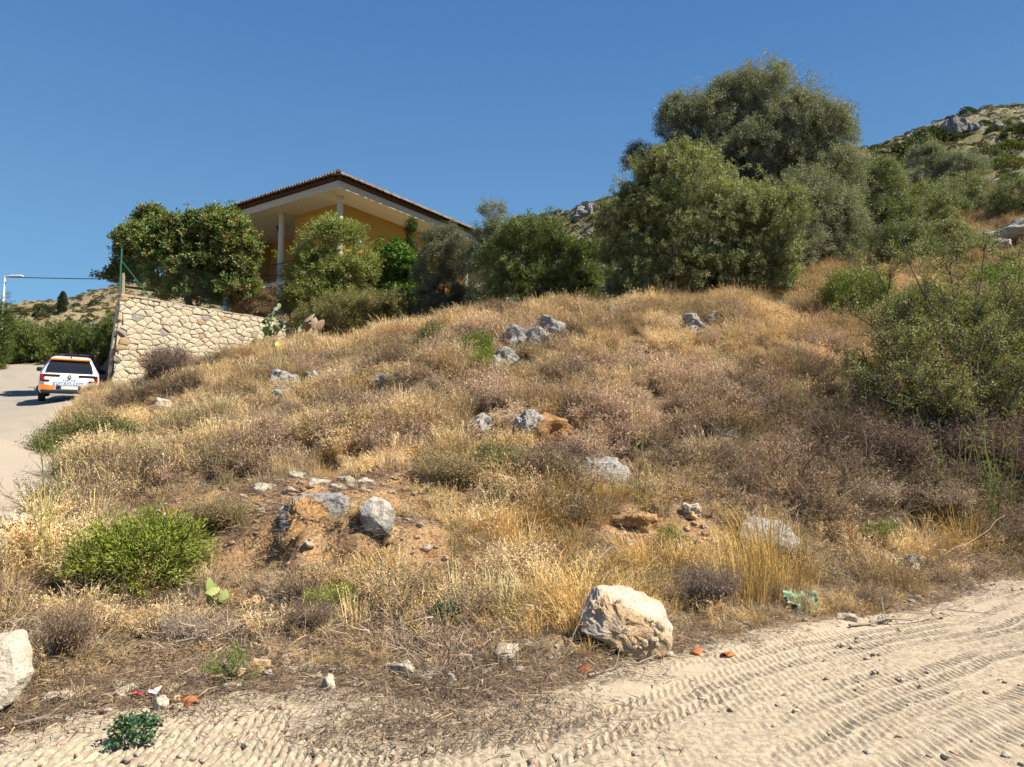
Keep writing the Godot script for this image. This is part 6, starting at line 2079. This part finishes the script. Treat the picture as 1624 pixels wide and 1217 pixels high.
	dry_bush("tan brown tangle in front of the dark thicket", 5.6, 11.8, Vector3(1.1, 0.7, 0.8), [Color(0.24, 0.19, 0.14), Color(0.34, 0.27, 0.2)], [Color(0.42, 0.34, 0.24), Color(0.33, 0.26, 0.18)], 937, 300)
	dry_bush("tan brown tangle behind the dark rock by the track", 6.9, 12.0, Vector3(1.1, 0.75, 0.8), [Color(0.24, 0.19, 0.14), Color(0.34, 0.27, 0.2)], [Color(0.42, 0.34, 0.24), Color(0.33, 0.26, 0.18)], 938, 300)
	var yg := twig_mesh(24, 0.28, 0.06, 0.026, [Color(0.21, 0.225, 0.08), Color(0.28, 0.285, 0.12), Color(0.15, 0.165, 0.055), Color(0.33, 0.32, 0.155)], 0.85)
	herb("leafy_shrub", "yellow green leafy shrub behind the left almond branches", "shrub", at(10.8, 18.6), Vector3(2.2, 1.7, 1.6), yg, 900, 1.0, one, 841, true, "", -0.25)
	herb("leafy_shrub", "olive green leafy shrub behind the middle of the almond", "shrub", at(12.6, 18.4), Vector3(2.2, 1.8, 1.6), yg, 900, 1.0, [Color(0.75, 0.8, 0.75), Color(1.0, 1.0, 0.95)], 842, true, "", -0.25)
	herb("leafy_shrub", "dense green shrub at the right edge behind the almond", "shrub", at(13.6, 17.4), Vector3(2.2, 2.0, 1.6), yg, 900, 1.0, [Color(0.6, 0.68, 0.6), Color(0.9, 0.95, 0.85)], 843, true, "", -0.25)
	herb("leafy_shrub", "tall loose shrub among the almond branches at the right edge", "shrub", at(10.6, 15.4), Vector3(1.9, 2.4, 1.3), yg, 620, 1.0, [Color(0.8, 0.85, 0.8), Color(1.1, 1.1, 1.0)], 844, true, "", -0.08)
	herb("leafy_shrub", "loose green shrub among the left branches of the almond", "shrub", at(8.1, 15.2), Vector3(1.6, 2.0, 1.1), yg, 420, 1.0, [Color(0.8, 0.85, 0.8), Color(1.1, 1.1, 1.0)], 845, true, "", -0.05)
	# prickly pears
	var pg := [Color(0.19, 0.26, 0.13), Color(0.25, 0.30, 0.15), Color(0.15, 0.22, 0.12), Color(0.30, 0.33, 0.14)]
	cactus("green prickly pear on the slope in front of the stone wall", at(-8.75, 27.4, 0.25), 70, 0.31, 1.7, pg, 941)
	cactus("small prickly pear on orange soil in the left foreground", at(-2.86, 7.2), 12, 0.13, 0.16, [Color(0.26, 0.32, 0.10), Color(0.33, 0.37, 0.13), Color(0.2, 0.26, 0.09)], 942)
	cactus("withered brown prickly pear right of the green one", at(-7.75, 27.6, 0.3), 9, 0.5, 0.5, [Color(0.40, 0.30, 0.21), Color(0.46, 0.36, 0.27)], 943)
	cactus("yellow green prickly pear pad cluster below the big prickly pear", at(-6.55, 20.6, 0.3), 5, 0.26, 0.25, [Color(0.48, 0.47, 0.10), Color(0.42, 0.43, 0.12)], 944)
	# fennel and thin stalks
	var fg := [Color(0.16, 0.20, 0.075), Color(0.22, 0.25, 0.10), Color(0.27, 0.27, 0.11)]
	var fy := [Color(0.42, 0.36, 0.14), Color(0.36, 0.33, 0.12)]
	fennel("tall yellowish fennel stalk standing alone right of centre", at(1.75, 9.9), 1.75, 2, 0.12, fy, 951)
	fennel("thin green fennel stalk on the upper right of the slope", at(5.3, 13.1), 2.0, 1, 0.15, fg, 952, false)
	fennel("thin green stalk in the golden grass left of the boulder", at(-0.58, 7.3), 0.95, 2, 0.08, fg, 953, false)
	fennel("tall grey green fennel clump at the right edge by the track", at(7.6, 11.9), 2.1, 9, 0.35, fg, 954)
	fennel("second grey green fennel clump left of the right edge", at(7.0, 11.9), 1.9, 7, 0.35, fg, 955)
	fennel("fennel clump with yellow flowers under the almond at right", at(8.3, 12.6), 2.2, 9, 0.4, fg, 956)
	fennel("leaning green fennel at the left edge by the road", at(-5.2, 8.5), 1.1, 3, 0.5, fg, 957)
	fennel("pale green fennel in the straw grass at the left edge", at(-4.6, 7.4), 0.9, 4, 0.3, fy, 958)
	# golden stalks right of the boulder
	rng.seed = 961
	var gold := [Color(0.50, 0.34, 0.10), Color(0.60, 0.43, 0.16), Color(0.40, 0.25, 0.07)]
	for a in [[2.35, 7.9, 1.0, "tall golden grass stalks right of the big boulder"], [2.75, 8.3, 1.15, "golden grass clump in front of the pale arched rock"], [3.15, 8.6, 0.9, "golden grass clump above the green plastic sheet"], [5.9, 10.6, 0.8, "golden grass clump at the track edge far right"], [6.7, 11.2, 1.0, "ochre grass clump below the fennel at far right"]]:
		var g := obj("grass_clump", grass_mesh(110, a[2], 0.3, 0.6, 0.0045, gold, 0.4), null, at(a[0], a[1], -0.02))
		tag(g, a[3], "grass clump", "golden grass clumps")
	# dead branches
	var gb := Color(0.34, 0.29, 0.23)
	stick("long grey dead branch sloping through the brown scrub at right", at(4.3, 10.9, 0.1), at(6.5, 13.2, 0.65), 0.022, gb, 971, 5)
	stick("thin horizontal dead branch under the almond tree", at(6.5, 12.8, 0.55), at(8.7, 13.2, 0.6), 0.012, gb, 972, 2)
	stick("grey forked branch on the sand edge at right", at(3.25, 7.3, 0.03), at(4.9, 8.3, 0.12), 0.014, gb, 973, 5)
	stick("thin dead stem rising from the sand edge at right", at(3.6, 7.75, 0.02), at(3.5, 7.85, 0.42), 0.008, gb, 974, 2)
	stick("pale dead branch in the golden grass behind the boulder", at(0.55, 8.2, 0.05), at(1.25, 8.9, 0.2), 0.012, Color(0.44, 0.37, 0.28), 975, 2)
	stick("grey branch on the sand below the big boulder", at(0.55, 5.5, 0.03), at(1.15, 5.95, 0.05), 0.012, gb, 976, 2)
	stick("bundle of grey dead twigs in the lower left", at(-2.7, 6.1, 0.05), at(-1.7, 6.5, 0.16), 0.012, gb, 977, 8)
	stick("dead twigs leaning on the left side of the boulder", at(0.45, 6.05, 0.02), at(0.66, 6.2, 0.42), 0.008, gb, 978, 6)
	stick("thin dry stalk crossing the fennel at the right edge", at(6.0, 10.4, 0.15), at(7.4, 11.2, 0.75), 0.009, Color(0.46, 0.36, 0.2), 979, 1)
	stick("dead stick on soil below the white boulder at left", at(-3.1, 4.5, 0.02), at(-2.6, 4.75, 0.04), 0.011, gb, 980, 2)
	# litter
	var pl := obj("plastic_sheet", crumpled(Vector3(0.42, 0.12, 0.3), 16, 3, M.plastic_green), null, at(3.04, 7.95, 0.05))
	pl.rotation = Vector3(0.9, 0.2, -0.25)
	tag(pl, "crumpled dull green plastic sheet at the slope foot, right of the golden stalks", "plastic")
	var rl := obj("wrapper", crumpled(Vector3(0.06, 0.04, 0.05), 10, 5, M.litter_red), null, at(-2.5, 5.12, 0.02))
	tag(rl, "small crumpled red wrapper in the rubbish at lower left", "litter")
	var wl := obj("wrapper", crumpled(Vector3(0.08, 0.05, 0.07), 10, 6, M.litter_white), null, at(-2.42, 5.16, 0.02))
	tag(wl, "small crumpled white wrapper beside the red one at lower left", "litter")
	var wl2 := obj("wrapper", crumpled(Vector3(0.09, 0.06, 0.07), 10, 7, M.litter_red), null, at(-0.5, 6.15, 0.02))
	tag(wl2, "pinkish red wrapper above the flat cream stones", "litter")

# ---------------------------------------------------------------- scene
func _ready() -> void:
	var cam := Camera3D.new()
	cam.name = "camera"
	add_child(cam)
	cam.position = Vector3(0, 1.6, 0)
	cam.rotation_degrees = Vector3(5.9, 0, 0)
	cam.fov = 54.98
	cam.near = 0.05
	cam.far = 1200.0
	cam.current = true
	var env := Environment.new()
	env.background_mode = Environment.BG_SKY
	var sky := Sky.new()
	var sm := ProceduralSkyMaterial.new()
	sm.sky_top_color = Color(0.25, 0.43, 0.675)
	sm.sky_horizon_color = Color(0.60, 0.83, 0.97)
	sm.sky_curve = 0.2
	sm.ground_bottom_color = Color(0.45, 0.38, 0.30)
	sm.ground_horizon_color = Color(0.52, 0.50, 0.46)
	sm.sun_angle_max = 0.0
	sm.energy_multiplier = 0.48
	sky.sky_material = sm
	env.sky = sky
	env.tonemap_mode = Environment.TONE_MAPPER_LINEAR
	env.tonemap_exposure = 2.25
	env.sdfgi_enabled = true
	env.ssao_enabled = true
	env.ssil_enabled = true
	var we := WorldEnvironment.new()
	we.name = "environment"
	we.environment = env
	add_child(we)
	var sun := DirectionalLight3D.new()
	sun.name = "sun"
	sun.light_energy = 1.6
	sun.light_color = Color(1.0, 0.955, 0.88)
	sun.light_angular_distance = 0.53
	sun.shadow_enabled = true
	add_child(sun)
	var to_sun := Vector3(0.62, 0.77, 0.17)
	sun.look_at_from_position(to_sun * 50.0, Vector3.ZERO, Vector3.UP)

	N1.seed = 11; N1.frequency = 0.01; N1.fractal_octaves = 4
	N2.seed = 23; N2.frequency = 0.01; N2.fractal_octaves = 2
	N3.seed = 37; N3.frequency = 0.01; N3.fractal_octaves = 3
	for nz in [NC, ND]:
		nz.noise_type = FastNoiseLite.TYPE_CELLULAR
		nz.seed = 71
		nz.frequency = 0.85
		nz.cellular_jitter = 1.0
		nz.fractal_type = FastNoiseLite.FRACTAL_NONE
	NC.cellular_return_type = FastNoiseLite.RETURN_CELL_VALUE
	ND.cellular_return_type = FastNoiseLite.RETURN_DISTANCE
	make_materials()
	fit_ground()
	stage("ground")
	build_ground()
	build_track()
	build_road()
	stage("wall")
	build_house()
	build_wall()
	build_fence()
	stage("trees")
	build_far()
	build_trees()
	build_street_lamp()
	var heading := atan2(0.5, 0.87)
	car("white_car", "white hatchback with orange stripes parked on the road, seen from behind", Vector3(-15.1, ground(-15.3, 25.0) + 0.03, -25.0), heading, 0.137, M.car_white, true)
	car("red_car", "dark red car mostly hidden in front of the white car", Vector3(-19.15, ground(-19.0, 33.5) - 0.16, -32.3), heading + 0.1, 0.1, M.car_red, false)
	stage("rocks")
	build_rocks()
	build_plants()
	stage("scatter")
	scatter_all()
	stage("done")

func stage(s: String) -> void:
	print(s, " ", Time.get_ticks_msec())
